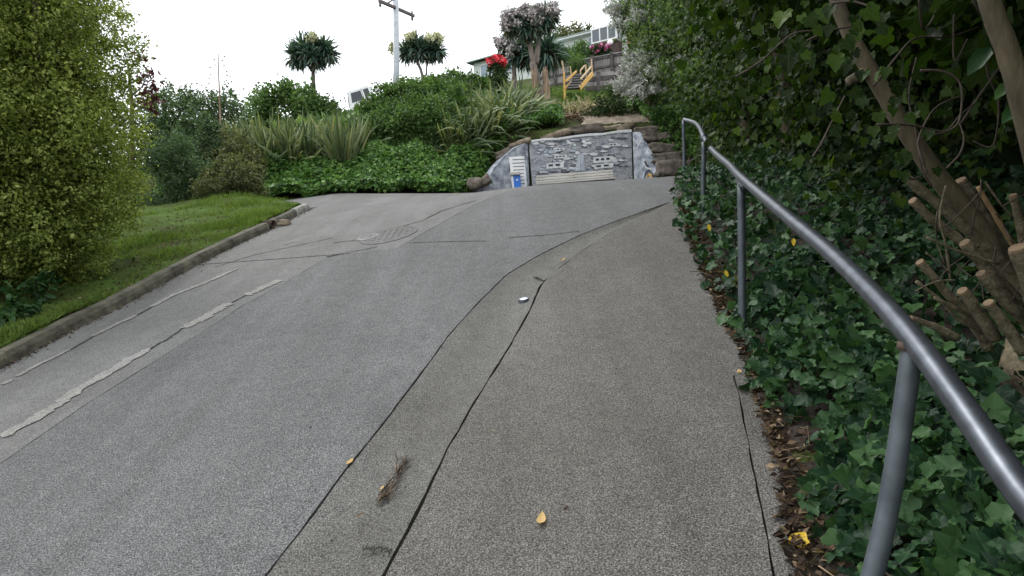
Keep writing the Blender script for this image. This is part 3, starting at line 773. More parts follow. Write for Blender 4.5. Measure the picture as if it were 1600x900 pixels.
# yellowing leaves in the bed
YLM = [unit_leaf('yellow_leaf', OVAL6, L_YELLOW, -.2)]
for (px, py, d, s) in [(1107, 350, 5.3, .06), (1133, 422, 4.4, .05), (1240, 372, 3.6, .045)]:
    q = np.array([at(px, py, d)]); place_leaves(iv, YLM, q, np.array([[-.4, -.7, .5]]), np.array([[random.uniform(-1, 1), -.2, -.6]]), [s], 'yellow_leaf')

# ivy-smothered hedge on the right
hd = thing('ivy_hedge', 'tall dark hedge smothered in glossy ivy behind the handrail', 'hedge', (2.6, 6.0, hz(2.6, 6.0)))
blobs = []
for y in np.arange(2.4, 10.6, .8):
    for zz in (.3, 1.3, 2.4, 3.5, 4.6):
        k = .75 if zz > 2 else .62
        x = 2.02 + .115 * (y - 3) + random.uniform(-.12, .12) + (.2 if zz < 1 else 0) + .55
        if y < 4.4: x += 1.25 * (4.4 - y) / 1.8 * (1 if zz < 3 else .5)
        blobs.append((x + (.12 if zz < 1 else 0), y, hz(x, y) + zz, .62, .62, k))
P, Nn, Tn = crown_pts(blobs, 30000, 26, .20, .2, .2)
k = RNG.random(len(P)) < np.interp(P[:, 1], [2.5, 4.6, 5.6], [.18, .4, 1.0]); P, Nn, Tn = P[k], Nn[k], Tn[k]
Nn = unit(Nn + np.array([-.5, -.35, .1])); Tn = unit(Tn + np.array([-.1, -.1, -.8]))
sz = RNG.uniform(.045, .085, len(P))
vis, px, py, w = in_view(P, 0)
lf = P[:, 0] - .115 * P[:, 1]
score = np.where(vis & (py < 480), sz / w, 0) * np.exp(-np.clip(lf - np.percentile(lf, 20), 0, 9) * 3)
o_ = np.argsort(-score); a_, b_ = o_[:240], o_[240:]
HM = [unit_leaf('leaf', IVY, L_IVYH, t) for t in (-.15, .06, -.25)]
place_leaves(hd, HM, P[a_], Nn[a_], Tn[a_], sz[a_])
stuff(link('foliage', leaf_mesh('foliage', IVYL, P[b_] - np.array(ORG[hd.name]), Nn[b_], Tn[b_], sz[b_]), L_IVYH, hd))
for (x, y) in [(3.3, 7.4), (3.5, 9.3)]:
    limb(hd, (x, y, hz(x, y) - .2), (x - .3, y - .2, hz(x, y) + 4), .11, .05)
# deep shade: tall shrub mass sized to block the sky, leaves coloured near black
dk = thing('shrub_thicket', 'dense evergreen thicket with shade-darkened leaves behind the cut stems', 'shrub', (4.3, 4.0, hz(4.3, 4.0)))
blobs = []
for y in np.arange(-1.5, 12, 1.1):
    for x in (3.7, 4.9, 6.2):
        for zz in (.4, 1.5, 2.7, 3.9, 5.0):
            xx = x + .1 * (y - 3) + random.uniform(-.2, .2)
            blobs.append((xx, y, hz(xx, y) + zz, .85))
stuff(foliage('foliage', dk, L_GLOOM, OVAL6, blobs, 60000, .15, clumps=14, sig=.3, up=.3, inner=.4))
for k in range(6):
    x, y = 3.6 + .5 * random.random() + .15 * k, 1 + 1.9 * k
    limb(dk, (x, y, hz(x, y) - .2), (x - .2, y, hz(x, y) + 4.5), .09, .05)
cn = thing('overhanging_tree', 'ivy-hung tree canopy leaning over the handrail from the right', 'tree', (2.3, 1.6, hz(2.3, 1.6)))
blobs = []
for (x, y, z, r) in [(2.2, 2.6, 3.05, .75), (2.7, 3.4, 3.3, .9), (2.3, 1.4, 3.2, .8), (3.0, 2.2, 3.2, 1.0), (2.9, .6, 3.1, 1.0), (2.2, 4.4, 3.7, .8), (3.0, 4.6, 3.8, .9), (3.6, 1.4, 2.8, 1.0), (3.7, 2.8, 2.8, 1.0),
                     (2.4, -.4, 3.2, .9), (3.4, -.8, 2.8, 1.0), (3.9, .2, 2.0, 1.0), (3.9, 1.6, 1.6, .9), (4.0, 3.4, 1.7, .9), (2.4, .4, 3.6, .9), (3.2, 1.4, 4.2, 1.1), (3.2, 3.2, 4.4, 1.1),
                     (1.7, -1.2, 3.9, .8), (1.6, .1, 4.0, .8), (1.6, 1.4, 4.0, .75), (1.7, 2.7, 4.1, .75), (1.9, 4.0, 4.4, .75), (2.2, 5.4, 4.8, .8), (2.2, -2.2, 3.6, .9), (2.6, -1.6, 2.6, .9), (3.2, -2.4, 1.6, 1.0), (2.4, 3.2, 4.6, .9), (2.4, 1.6, 4.7, .9)]:  # this row is canopy above the frame, added to shade hedge and path
    blobs.append((x, y, z, r, r, r * .75))
P, Nn, Tn = crown_pts(blobs, 42000, 40, .22, .3, .35)
Tn = unit(Tn + np.array([-.1, 0, -.6]))
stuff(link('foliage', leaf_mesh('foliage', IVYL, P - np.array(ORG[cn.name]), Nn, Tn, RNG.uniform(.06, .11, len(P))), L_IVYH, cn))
def pxtube(m, pp, d, r, seg=7, dd=0.0):
    n = len(pp); pts = spline([at(p[0], p[1], d + dd * i / max(n - 1, 1)) for i, p in enumerate(pp)], 5)
    rr = r if not hasattr(r, '__len__') else list(np.linspace(r[0], r[1], len(pts)))
    m.tube(pts, rr, seg, True, .05)
SC = lambda d: d / F
# big leaning trunk crossing the gloom and the right-hand trunk
m = MB(); pxtube(m, [(1290, -60), (1322, 40), (1372, 130), (1440, 240), (1520, 345), (1590, 450), (1640, 560)], 2.75, [.026, .048], 9, -.1); m.build('trunk', M_BARK, cn, True)
m = MB(); pxtube(m, [(1325, 128), (1345, 118), (1362, 108)], 2.72, [.02, .03], 7); m.build('branch_stub', M_BARK, cn, True)
m = MB(); pxtube(m, [(1530, -60), (1552, 20), (1578, 90), (1606, 190), (1640, 330), (1660, 520)], 2.1, [.029, .041], 10, .05); m.build('trunk', M_BARK, cn, True)
vines = [[(1365,135),(1400,90),(1430,60),(1480,58),(1530,42)], [(1448,272),(1438,240),(1436,215),(1460,170),(1500,150)], [(1438,110),(1475,112),(1500,130),(1502,170),(1490,200),(1440,215)],
         [(1436,0),(1442,45),(1462,20),(1466,-20)], [(1493,-10),(1490,50),(1492,95),(1512,60)], [(1500,195),(1530,150),(1548,125),(1562,105)], [(1370,195),(1420,195),(1475,205),(1500,180),(1525,160)],
         [(1538,85),(1545,120),(1560,160),(1556,215),(1545,230),(1520,220)], [(1480,262),(1500,240),(1506,215),(1498,190)], [(1240,75),(1290,50),(1330,42)], [(1440,275),(1425,280),(1412,272)], [(1300,5),(1330,2),(1360,10)],
         [(1150,120),(1190,95),(1235,55),(1270,48)], [(1270,245),(1283,225),(1300,190),(1320,150)], [(1520,0),(1550,50),(1565,80),(1580,130)], [(1455,290),(1440,262),(1430,200),(1420,150),(1432,90)]]
for pp in vines:
    m = MB(); pxtube(m, pp, 2.45 + random.uniform(-.15, .15), [.0048, .0028], 6, random.uniform(-.2, .2)); m.build('vine', M_VINE, cn, True)
# the leaves nearest the lens, hanging in front of the gloom
near = [(1352,12,.085,.9), (1288,40,.075,0), (1240,62,.10,.2), (1232,85,.09,-.2), (1262,85,.07,.4), (1318,90,.06,0), (1321,98,.065,-.3), (1335,78,.05,.3), (1298,142,.075,-.9), (1330,140,.07,.8), (1262,165,.05,.5),
        (1302,178,.06,1), (1302,198,.06,.4), (1388,210,.05,.2), (1372,175,.07,0), (1325,175,.05,.6), (1258,210,.055,.2), (1385,105,.06,-.4), (1262,25,.07,.5), (1225,18,.09,-.5), (1210,60,.06,0), (1283,12,.08,.2), (1410,268,.055,0),
        (1462,262,.05,.3), (1245,245,.05,.2), (1265,268,.06,-.3), (1320,240,.05,0), (1180,40,.07,.4), (1160,85,.06,-.4), (1195,120,.06,.3), (1170,150,.05,0), (1140,100,.05,.5), (1215,185,.05,-.2), (1150,200,.045,.2), (1230,140,.06,0),
        (1382,20,.06,-.5), (1375,40,.05,.4), (1206,215,.05,.3), (1350,215,.045,-.2), (1190,250,.05,.4), (1285,300,.045,.1), (1235,300,.05,-.3), (1340,300,.05,.2), (1305,330,.05,-.4), (1345,375,.05,.2)]
random.seed(21)
for k in range(34):
    t = random.random() ** 1.3
    near.append((1300 + 120 * t + random.gauss(0, 28), 20 + 215 * t + random.gauss(0, 24), random.uniform(.045, .075), random.uniform(-.8, .8)))
for k in range(22): near.append((random.uniform(1090, 1260), random.uniform(0, 230), random.uniform(.035, .06), random.uniform(-.8, .8)))
P = np.array([list(at(a, b, (2.35 if a > 1215 else 3.6) + random.uniform(-.25, .25))) for a, b, s, t in near])
n = len(P); sz = np.array([s * (1.0 if a > 1215 else 1.3) for a, b, s, t in near]) * .8
place_leaves(cn, HM, P, unit(RNG.normal(size=(n, 3)) * .3 + [-.45, -.75, .25]), np.array([[math.sin(t) * .8, -.25, -.8] for *_, t in near]), sz, 'leaf')
SPEARM = [unit_leaf('spear_leaf', OVAL6, L_LAUREL, -.1)]
for (px, py, s, dx, dz) in [(1548, 72, .115, -.75, -.8), (1576, 128, .07, -.8, -.9), (1592, 160, .085, -.8, -.9)]:
    place_leaves(cn, SPEARM, np.array([at(px, py, 2.2)]), np.array([[-.4, -.8, .4]]), np.array([[dx, 0, dz]]), [s], 'spear_leaf')

# pruned stump with many cut stems
pr = thing('pruned_shrub', 'hard-pruned shrub with sawn stems fanning up from the ivy at right', 'shrub', at(1610, 530, 2.55))
stems = [([(1416,278),(1470,322),(1540,385),(1620,470)], 24, 2.6, 1), ([(1427,314),(1455,342),(1510,385),(1600,480)], 23, 2.45, 1), ([(1438,410),(1475,452),(1520,505),(1545,545)], 22, 2.35, 1),
         ([(1432,440),(1470,470),(1500,500),(1540,520)], 10, 2.32, 0), ([(1460,465),(1500,485),(1540,497)], 11, 2.3, 0), ([(1508,380),(1545,425),(1600,500)], 27, 2.38, 1), ([(1533,428),(1570,470),(1620,520)], 25, 2.3, 1),
         ([(1504,455),(1530,490),(1556,530)], 27, 2.25, 1), ([(1545,474),(1572,510),(1600,550)], 27, 2.18, 1), ([(1500,283),(1535,340),(1580,420),(1630,520)], 32, 2.7, 1), ([(1583,306),(1594,350),(1606,420)], 19, 2.5, 1),
         ([(1590,388),(1606,430),(1625,500)], 42, 2.2, 1), ([(1424,498),(1460,510),(1495,528)], 17, 2.25, 1), ([(1528,292),(1560,345),(1592,400)], 12, 2.42, 2), ([(1448,371),(1500,393),(1560,412)], 6, 2.3, 0),
         ([(1447,395),(1470,412),(1482,425)], 4, 2.28, 0), ([(1478,290),(1468,340),(1478,385),(1485,440)], 5, 2.32, 0), ([(1430,455),(1462,440),(1492,438)], 4, 2.3, 0), ([(1540,285),(1565,320),(1582,338)], 5, 2.5, 0)]
for pp, w, d, kind in stems:
    m = MB(); pts = spline([at(p[0], p[1], d + .02 * i) for i, p in enumerate(pp)], 4); r = w * SC(d) / 2 * .68
    m.tube(pts, list(np.linspace(r * .85, r * 1.1, len(pts)) * (1 + .06 * RNG.normal(size=len(pts)))), 10, True, .09)
    o = m.build('stem' if kind != 2 else 'split_stem', M_STUB if kind != 2 else M_SPLIT, pr, True)
    if kind == 1:
        c = MB(); t = (pts[0] - pts[1]).normalized(); c.tube([pts[0] - t * .004, pts[0] + t * .005], [r * .95, r * .84], 10); c.build('cut_face', M_CUT, o)
for k in range(14):
    x, y = random.uniform(1440, 1590), random.uniform(290, 500); a = random.uniform(-2.6, -.6); L = random.uniform(40, 110)
    m = MB(); pp = [at(x + math.cos(a) * L * t + random.uniform(-6, 6), y + math.sin(a) * L * t + random.uniform(-6, 6), 2.35 + .1 * random.random()) for t in (0, .35, .7, 1)]
    m.tube(spline(pp, 3), .0028, 5); m.build('twig', M_VINE, pr, True)
m = MB(); m.tube([at(1640, 540, 2.6), at(1630, 640, 2.55)], [.14, .18], 12, True, .1); m.build('stump_base', M_STUB, pr, True)

# ================================================================== MURAL, BENCH, ROCKS
def back(px, py, d=16.8): return at(px, py, d)
MD = 16.75
def mural_floor(p): return float(G(p.x, p.y)) - .15
mu = thing('mural_wall', 'grey painted mural wall behind the bench with sloping side wings', 'mural', (1.9, MD, float(G(1.9, MD))))
tl, tr = at(826, 222, MD), at(987, 206, MD)
bl, br_ = Vector((tl.x + .06, tl.y, mural_floor(tl))), Vector((tr.x - .02, tr.y, mural_floor(tr)))
m = MB(); m.slab([bl, br_, tr, tl], (0, .28, 0)); m.build('back_wall', M_MURAL, mu, False, .012)
m = MB(); k = 7
top = [tl.lerp(tr, i / k) + Vector((0, -.012, random.uniform(-.012, .02))) for i in range(k + 1)]
for i in range(k): m.box((top[i] + top[i + 1]) / 2 + Vector((0, .15, .012)), (top[i + 1] - top[i]) / 2, (0, .17, 0), (0, 0, .028 + random.uniform(0, .015)))
m.build('coping', M_MWHITE, mu, False, .01)
def wing(pp, mat, off, name):
    poly = []
    for px, py, d in pp: poly.append(at(px, py, d))
    poly += [Vector((poly[-1].x, poly[-1].y, mural_floor(poly[-1]) - .2)), Vector((poly[0].x, poly[0].y, mural_floor(poly[0]) - .2))]
    m = MB(); m.slab(poly, off); return m.build(name, mat, mu, False, .01)
wing([(825, 222, MD - .01), (806, 229, 16.5), (792, 240, 16.35), (775, 258, 16.1), (762, 277, 15.95), (744, 297, 15.75)], M_WING, (-.14, .22, 0), 'side_wing')
wing([(988, 206, MD - .01), (1001, 207, 16.6), (1014, 231, 16.3), (1028, 255, 16.05), (1042, 277, 15.85)], M_WING, (.14, .22, 0), 'side_wing')
# painted patches: flat shapes of paint standing a few millimetres proud
def paint(pp, mat, name, d=MD - .006, d2=None, thick=.004):
    m = MB(); n = len(pp)
    m.slab([at(a, b, d if d2 is None else d + (d2 - d) * i / max(n - 1, 1)) for i, (a, b) in enumerate(pp)], (0, -thick, 0)); return m.build(name, mat, mu)
def paint_house(x, y, w, h, win, mat=M_MWHITE):
    paint([(x, y + h), (x + w, y + h - w * .08), (x + w, y - w * .08), (x, y)], mat, 'painted_house')
    for i in range(win):
        a = x + w * (.12 + .8 * i / max(win, 1)); ww = w * .5 / max(win, 1)
        paint([(a, y + h * .62 - (a - x) * .08), (a + ww, y + h * .62 - (a + ww - x) * .08), (a + ww, y + h * .25 - (a + ww - x) * .08), (a, y + h * .25 - (a - x) * .08)], M_DPAINT, 'painted_window', MD - .011)
HOUSES = [(854, 255, 27, 9, 2), (866, 243, 20, 5, 3), (927, 246, 31, 9, 3), (928, 257, 30, 7, 2), (952, 224, 13, 5, 2), (912, 222, 12, 4, 0), (868, 232, 14, 4, 2), (890, 226, 10, 3, 1)]

for k in range(110):
    x = random.uniform(836, 976); y = random.uniform(221, 274) - (x - 834) * .085; w = random.uniform(3.5, 10); h = random.uniform(1.3, 3.6)
    pp = [(x + math.cos(t) * w * random.uniform(.8, 1.1), y - math.sin(t) * h * random.uniform(.7, 1.2)) for t in np.linspace(0, 6.0, 9)]
    dm = MD - .0042 - .00009 * k
    paint(pp[::-1], (M_DPAINT, M_SHADEP, M_SHADEP, M_WATER)[k % 4], 'painted_rock', dm, None, .002)
    paint([(a * .82 + x * .18 + .4, (b - y) * .72 + y - .7) for a, b in pp][::-1], (M_WATER, M_MWHITE, M_SHADEP, M_WING, M_MWHITE)[k % 5], 'painted_rock', dm - .0022, None, .0008)
_p = paint
def paint(pp, mat, name, d=0, d2=None, thick=.004): return _p(pp, mat, name, MD - .0165 - (.005 if 'window' in name else 0), None, thick)
for args in HOUSES: paint_house(*args)
paint([(898, 268), (915, 266), (912, 242), (904, 241)], M_WATER, 'painted_stream')
for q in (901, 905, 909): paint([(q - .4, 266), (q + .5, 266), (q + 1.3, 244), (q + .8, 244)], M_MWHITE, 'painted_window')
def wpt(px, py, dz=.0):                    # a point on the right wing's face
    t = np.clip((px - 988) / 54, 0, 1); return at(px, py, MD - .01 - .89 * t - .008)
def wing_line(pp, mat, w, name):
    pts = [wpt(*p) for p in pp]; m = MB()
    for a, b in zip(pts[:-1], pts[1:]): m.beam(a, b, .005, w, (0, 0, 1) if abs((b - a).normalized().z) < .9 else (1, 0, 0))
    m.build(name, mat, mu)
wing_line([(991, 229), (990, 216), (998, 227), (1001, 220), (996, 232), (991, 232)], M_MWHITE, .022, 'painted_bird')
wing_line([(1006, 249), (1009, 262), (1018, 264)], M_MWHITE, .035, 'painted_bird')
wing_line([(1007, 252), (1013, 262)], M_DPAINT, .05, 'painted_bird')
wing_line([(1007, 279), (1009, 270), (1014, 266), (1020, 272), (1021, 279)], M_DPAINT, .03, 'painted_arch')
wing_line([(1012, 278), (1013, 272), (1018, 274), (1019, 279)], M_YELLOW, .05, 'painted_flower')
def wptl(px, py):
    t = np.clip((825 - px) / 81, 0, 1); return at(px, py, MD - .01 - 1.0 * t ** 1.1 - .03)
m = MB()
for pp in [[(768, 284), (775, 292), (782, 291)], [(789, 281), (784, 291), (780, 294)]]:
    for a, b in zip(pp[:-1], pp[1:]): m.beam(wptl(*a), wptl(*b), .006, .05, (0, .3, 1))
m.build('painted_leaf', M_TEAL, mu)

# bench
bd = 15.75
B0 = at(838, 283, bd); B1 = at(959, 272, bd - .12)
ex = (B1 - B0); ex.z = ex.z * .75; L = ex.length; ex = ex / L
ey = Vector((-ex.y, ex.x, 0)).normalized()
be = thing('bench', 'bleached grey slatted timber bench in front of the mural', 'bench', (float((B0.x + B1.x) / 2), bd, float(G((B0.x + B1.x) / 2, bd))))
for i, py0 in enumerate([276.5, 280.6, 284.8]):
    a = at(838, py0, bd + .16 - .03 * i); b = a + ex * (L if i else L * 1.0)
    m = MB(); m.beam(a, b, .035, .052); m.build('back_slat', M_BENCH, be, False, .006)
for i in range(5):
    a = at(838, 291.3, bd - .02 - .085 * i) ; a.z = at(838, 290.2, bd).z - .004 * i
    m = MB(); m.beam(a, a + ex * L, .07, .034); m.build('seat_slat', M_BENCH if i else M_MWHITE, be, False, .006)
for t in (.04, .5, .96):
    q = at(838, 291, bd) + ex * L * t
    g = float(G(q.x, q.y))
    m = MB(); m.box((q.x, q.y + .12, (g + q.z) / 2 - .03), (.03, 0, 0), (0, .035, 0), (0, 0, (q.z - g) / 2 + .02)); m.build('leg', M_TIMBERD, be)
    m = MB(); m.box((q.x, q.y - .36, (g + q.z) / 2 - .03), (.03, 0, 0), (0, .035, 0), (0, 0, (q.z - g) / 2)); m.build('leg', M_TIMBERD, be)
    m = MB(); m.beam((q.x, q.y + .1, q.z - .02), (q.x, q.y + .22, at(838, 275, bd).z + ex.z * L * t), .05, .04); m.build('back_post', M_TIMBERD, be)

# notice board and blue box beside it
def facing(c, w, h, t, m, yaw=.0):
    m.box(c, Vector((math.cos(yaw), math.sin(yaw), 0)) * w / 2, Vector((-math.sin(yaw), math.cos(yaw), 0)) * t / 2, Vector((-.06, 0, 1)) * h / 2)
sd = 15.35
c0 = at(810, 268, sd); g = float(G(c0.x, c0.y)); hz_t = at(810, 245, sd).z
nb = thing('notice_board', 'tall white notice board with dark lines of print by the mural', 'sign', (c0.x, c0.y, g))
m = MB(); hh = hz_t - g + .05; facing(Vector((c0.x, c0.y, g - .05 + hh / 2)), .36, hh, .05, m); m.build('board', M_WHITE, nb, False, .006)
for i in range(8):
    p = at(810.5, 249.5 + i * 5.4, sd); w = random.choice([.22, .26, .30, .28])
    m = MB(); facing(p + Vector((0, -.029, 0)), w, .016, .004, m); m.build('text_line', M_DARKLINE, nb)
bd_ = 15.1
c0 = at(806.5, 281, bd_); g = float(G(c0.x, c0.y)); zt = at(806, 274, bd_).z
bb = thing('blue_box', 'small bright blue box with a white hood, left of the bench', 'box', (c0.x, c0.y, g))
m = MB(); facing(Vector((c0.x + .02, c0.y, (g + zt) / 2)), .17, zt - g, .2, m); m.build('body', M_BLUE, bb, False, .008)
m = MB(); facing(Vector((c0.x - .02, c0.y - .03, zt + .03)), .24, .085, .28, m); m.build('hood', M_BENCH, bb, False, .012)
m = MB(); facing(Vector((c0.x + .02, c0.y - .103, zt - .12)), .045, .03, .006, m); m.build('label_plate', M_WHITE, bb)
m = MB(); facing(Vector((c0.x - .075, c0.y - .02, (g + zt) / 2)), .03, zt - g, .16, m); m.build('side_panel', M_WHITE, bb)

# rocks
def rock_mesh(w, h, d, seed, rough=.16):
    import bmesh
    r = np.random.default_rng(seed)
    bm = bmesh.new(); bmesh.ops.create_cube(bm, size=1.6); bmesh.ops.subdivide_edges(bm, edges=bm.edges[:], cuts=3, use_grid_fill=True)
    ph = r.uniform(0, 6, 6)
    for v in bm.verts:
        c = v.co; n_ = c.normalized()
        q = c * .90 + n_ * .17
        k = 1 + rough * (math.sin(3.1 * n_.x + ph[0]) * math.sin(2.7 * n_.y + ph[1]) + .6 * math.sin(6 * n_.z + ph[2]) + .5 * math.sin(8.3 * n_.x + 5 * n_.z + ph[3])) + r.normal(0, .02)
        q = q * k; v.co = (q.x * w / 1.7, q.y * d / 1.7, q.z * h / 1.7)
    me = bpy.data.meshes.new('rock'); bm.to_mesh(me); bm.free(); return me
def rock(px, py, d, wpx, hpx, mat, label, group, tilt=0, dm=1.0):
    me = rock_mesh(wpx * SC(d), hpx * SC(d), max(wpx * SC(d) * .7, .3) * dm, int(px * 7 + py))
    o = link('rock', me, mat, None, True); o.location = at(px, py, d); o.rotation_euler = (0, -tilt, random.uniform(-.2, .2))
    ORG[o.name] = o.location.copy()
    return tag(o, label, 'rock', group)
GR_ = 'rocks edging the mural'
for a in [(742, 287, 15.6, 22, 16, M_ROCK, 'brown rock at the lower left foot of the mural', .2), (757, 283, 15.8, 18, 12, M_ROCK, 'small rock wedged against the mural foot beside the ivy', .5),
          (786, 240, 16.6, 26, 9, M_ROCK, 'narrow tilted rock along the left wing of the mural', .5), (812, 226, 16.9, 34, 9, M_ROCKW, 'pale flat rock where the left wing meets the mural top', .25),
          (868, 213, 17.0, 44, 9, M_ROCKW, 'long warm rock lying along the mural top', .18), (914, 205, 17.1, 52, 12, M_ROCK, 'big dark rock capping the middle of the mural top', .05),
          (952, 201, 17.25, 30, 7, M_ROCKW, 'thin pale rock right of the dark cap rock', .1), (974, 201, 17.25, 34, 9, M_ROCKW, 'slanting slab rock at the mural top right end', .3),
          (1012, 205, 16.9, 36, 10, M_ROCK, 'topmost rock of the stack right of the mural', 0), (1024, 217, 16.7, 42, 14, M_ROCK, 'wide second rock down the right-hand stack', 0),
          (1034, 234, 16.5, 42, 15, M_ROCK, 'rounded third rock down the right-hand stack', -.1), (1043, 248, 16.3, 44, 13, M_ROCK, 'long fourth rock down the right-hand stack', .05),
          (1052, 265, 16.0, 48, 22, M_ROCK, 'large blocky bottom rock of the right-hand stack', 0), (1076, 252, 16.2, 8, 30, M_ROCKW, 'upright pale rock behind the far handrail posts', -.6)]:
    rock(*a[:6], a[6], GR_, a[7])
# worn earth track and split debris above
m = MB()
for i in range(40):
    for j in range(14):
        x = 1.95 + .052 * i * (1 - .012 * j) + .05 * j + .12 * math.sin(j * .9); y = 17.22 + j * .36
        m.v.append(Vector((x, y, hz(x, y) + (-.06 if i in (0, 39) or j in (0, 13) else .02) + random.uniform(-.012, .02))))
for i in range(39):
    for j in range(13): m.f.append([i * 14 + j, i * 14 + 14 + j, i * 14 + 15 + j, i * 14 + j + 1])
struct(m.build('path', M_TRACK, None, True))
hill_scatter('palm_debris', (1.3, 3.6, 19.2, 22.5), 700, BLADE, L_GRAM, .4, -.05, .42, .05)
hill_scatter('palm_debris', (1.2, 3.2, 17.8, 20), 500, BLADE, L_LITTER, .35, -.1, .4, .05)
for i, (a, b, d) in enumerate([((897, 178), (921, 173), 19.5), ((917, 181), (922, 166), 19.4), ((872, 180), (900, 187), 19.0), ((895, 165), (905, 176), 20.5), ((905, 190), (880, 184), 18.6)]):
    m = MB(); p, q = at(*a, d), at(*b, d); p.z = max(p.z, hz(p.x, p.y) + .05); m.tube([p, (p + q) / 2 + Vector((0, 0, .03)), q], .04, 7, True, .1)
    tag(m.build('fallen_branch', M_STUMP, None, True), ['long pale branch lying on the cleared slope', 'short branch propped upright on the debris heap', 'dull branch lying left of the debris heap', 'stubby branch above the debris heap', 'low branch lying just above the mural'][i], 'branch', 'branches on the cleared slope')

# ================================================================== BANK PLANTS
def bank_ivy(name, n, x0, x1, d0, d1, size=.10, test=None):
    x = RNG.uniform(x0, x1, n); t = RNG.random(n) ** 1.1 * (.92 + .2 * np.sin(x * 1.7 + 1) + .16 * np.sin(x * 4.3) + .1 * np.sin(x * 9.1))
    y = np.interp(x, YB_X, YB) + d0 + (d1 - d0) * t
    if test is not None: k = test(x, y); x, y = x[k], y[k]; n = len(x)
    P = np.stack([x, y - .05, H(x, y) + RNG.random(n) * .22 + .10 * np.sin(x * 3.1 + y) * np.sin(y * 4.2 - x) + .05 * np.sin(x * 7.3) + .10], -1)
    return stuff(link(name, leaf_mesh(name, IVYL, P, unit(RNG.normal(size=(n, 3)) * .38 + [0, -.62, .6]), unit(RNG.normal(size=(n, 3)) * .6 + [0, -.45, -.5]), size * RNG.uniform(.6, 1.2, n)), L_IVYB))
bank_ivy('ivy_cover', 34000, -8.5, .35, -.12, 2.3, .092, lambda x, y: ~((x > -.45) & (y < 16.9)))
bank_ivy('ivy_cover', 9000, -.9, 2.3, .25, 3.0, .09, lambda x, y: (y > 17.25) & (x < 1.55 + (y - 17) * .05))
bank_ivy('ivy_cover', 26000, 3.75, 9.5, .4, 5.2, .085)

BLM = []
for k in range(7):
    c = [0, .15, .3, .5, .8, 1.2, -.1][k]; V, Fc = [], []
    for i in range(8):
        t = i / 7; w = .5 * (.55 + .45 * math.sin(min(t * 2.2, 1.57))) * (1 - t ** 4) + .02
        a = c * t * t; y = t * (1 - .25 * c * t * t); z = c * .45 * t ** 2.5
        V += [(-w, y, z + .10 * w), (0, y, z), (w, y, z + .10 * w)]
    for i in range(7):
        b = i * 3; Fc += [(b, b + 1, b + 4), (b, b + 4, b + 3), (b + 1, b + 2, b + 5), (b + 1, b + 5, b + 4)]
    me = leaf_mesh('blade', T(V, Fc), np.zeros((1, 3)), np.array([[0, 0, 1.]]), np.array([[0, 1., 0]]), np.ones(1)); me.materials.append(L_FLAX); BLM.append(me)
def flax(px, d, n, h, label, group, spread=.45, droop=2, rad=.28, w=.05, lean=(0, 0), base=None):
    p = ground_at(px, d) if base is None else base
    th = thing('flax', label, 'flax', p, group)
    for i in range(int(n * 1.9)):
        a = random.uniform(0, 6.283); r = rad * math.sqrt(random.random()); t = abs(random.gauss(0, spread * 1.15)) + .06
        dv = Vector((math.cos(a) * math.sin(t) + lean[0], math.sin(a) * math.sin(t) + lean[1], math.cos(t))).normalized()
        L = h * random.uniform(.55, 1.1); ww = w * random.uniform(.55, 1.0)
        nz = (Vector((-dv.x, -dv.y, 0)) + Vector((random.uniform(-.5, .5), random.uniform(-.5, .5), 1.0 * 0 + .12))).normalized()
        sx = dv.cross(nz).normalized(); nz = sx.cross(dv)
        k = min(5, max(0, int(abs(random.gauss(droop + .6, 1.7)))))
        o = bpy.data.objects.new('blade', BLM[k]); COL.objects.link(o); o.parent = th
        m4 = Matrix((sx * ww, dv * L, -nz * L)).transposed().to_4x4(); m4.translation = Vector((math.cos(a) * r, math.sin(a) * r, -.05)); o.matrix_local = m4
    return th
FG = 'flax clumps along the bank above the ivy'
for i, (px, d, n, h, lb, sp, dr) in enumerate([
    (356, 16.6, 40, 1.05, 'leftmost flax clump on the bank, beside the tall bare stalk', .4, 1), (380, 16.5, 44, 1.1, 'second flax clump from the left on the bank, with folded tips', .45, 2),
    (405, 16.4, 46, 1.1, 'olive flax clump below the left end of the round green bush', .45, 2), (432, 16.5, 46, 1.15, 'flax clump in the middle of the bank row, below the round bush', .40, 1),
    (460, 16.4, 46, 1.1, 'yellowing flax clump directly left below the cabbage tree trunk', .45, 2), (487, 16.5, 44, 1.1, 'flax clump straight below the lone cabbage tree trunk', .45, 2),
    (538, 16.2, 62, 1.18, 'tall upright dark flax clump with fanned straight blades', .24, 0), (512, 16.7, 40, 1.05, 'small flax clump just left of the tall upright one', .45, 2),
    (375, 18.0, 30, 1.0, 'flax clump in the back row behind the bare stalk', .4, 1), (418, 18.0, 34, 1.05, 'back-row flax clump under the round bush', .42, 1), (470, 18.2, 34, 1.0, 'back-row flax clump hugging the cabbage tree trunk', .45, 2),
    (560, 17.2, 36, 1.0, 'flax clump right of the tall upright one, against the hedge', .5, 2)]):
    flax(px, d, n, h * 1.14, lb, FG, sp, dr)
FB = 'flax clumps beside the mural path'
flax(752, 17.7, 56, 1.5, 'big drooping pale flax clump above the mural at left', FB, .75, 4, .35, .065, (.25, -.2))
flax(792, 18.2, 56, 1.45, 'arching flax clump nearest the twin-stemmed cabbage tree', FB, .7, 4, .35, .06, (.2, -.2))
flax(722, 17.3, 46, 1.3, 'lower left drooping flax clump over the ivy near the mural', FB, .7, 4, .35, .055, (.15, -.2))
flax(776, 17.5, 44, 1.25, 'lowest drooping flax clump just above the mural wing', FB, .75, 4, .3, .055, (.25, -.25))
flax(818, 19.0, 44, 1.3, 'arching flax clump whose tips reach the cabbage tree stumps', FB, .7, 4, .3, .055, (.2, -.2))
flax(700, 19.2, 40, 1.4, 'flax clump half buried in the right end of the hedge', FB, .5, 3)
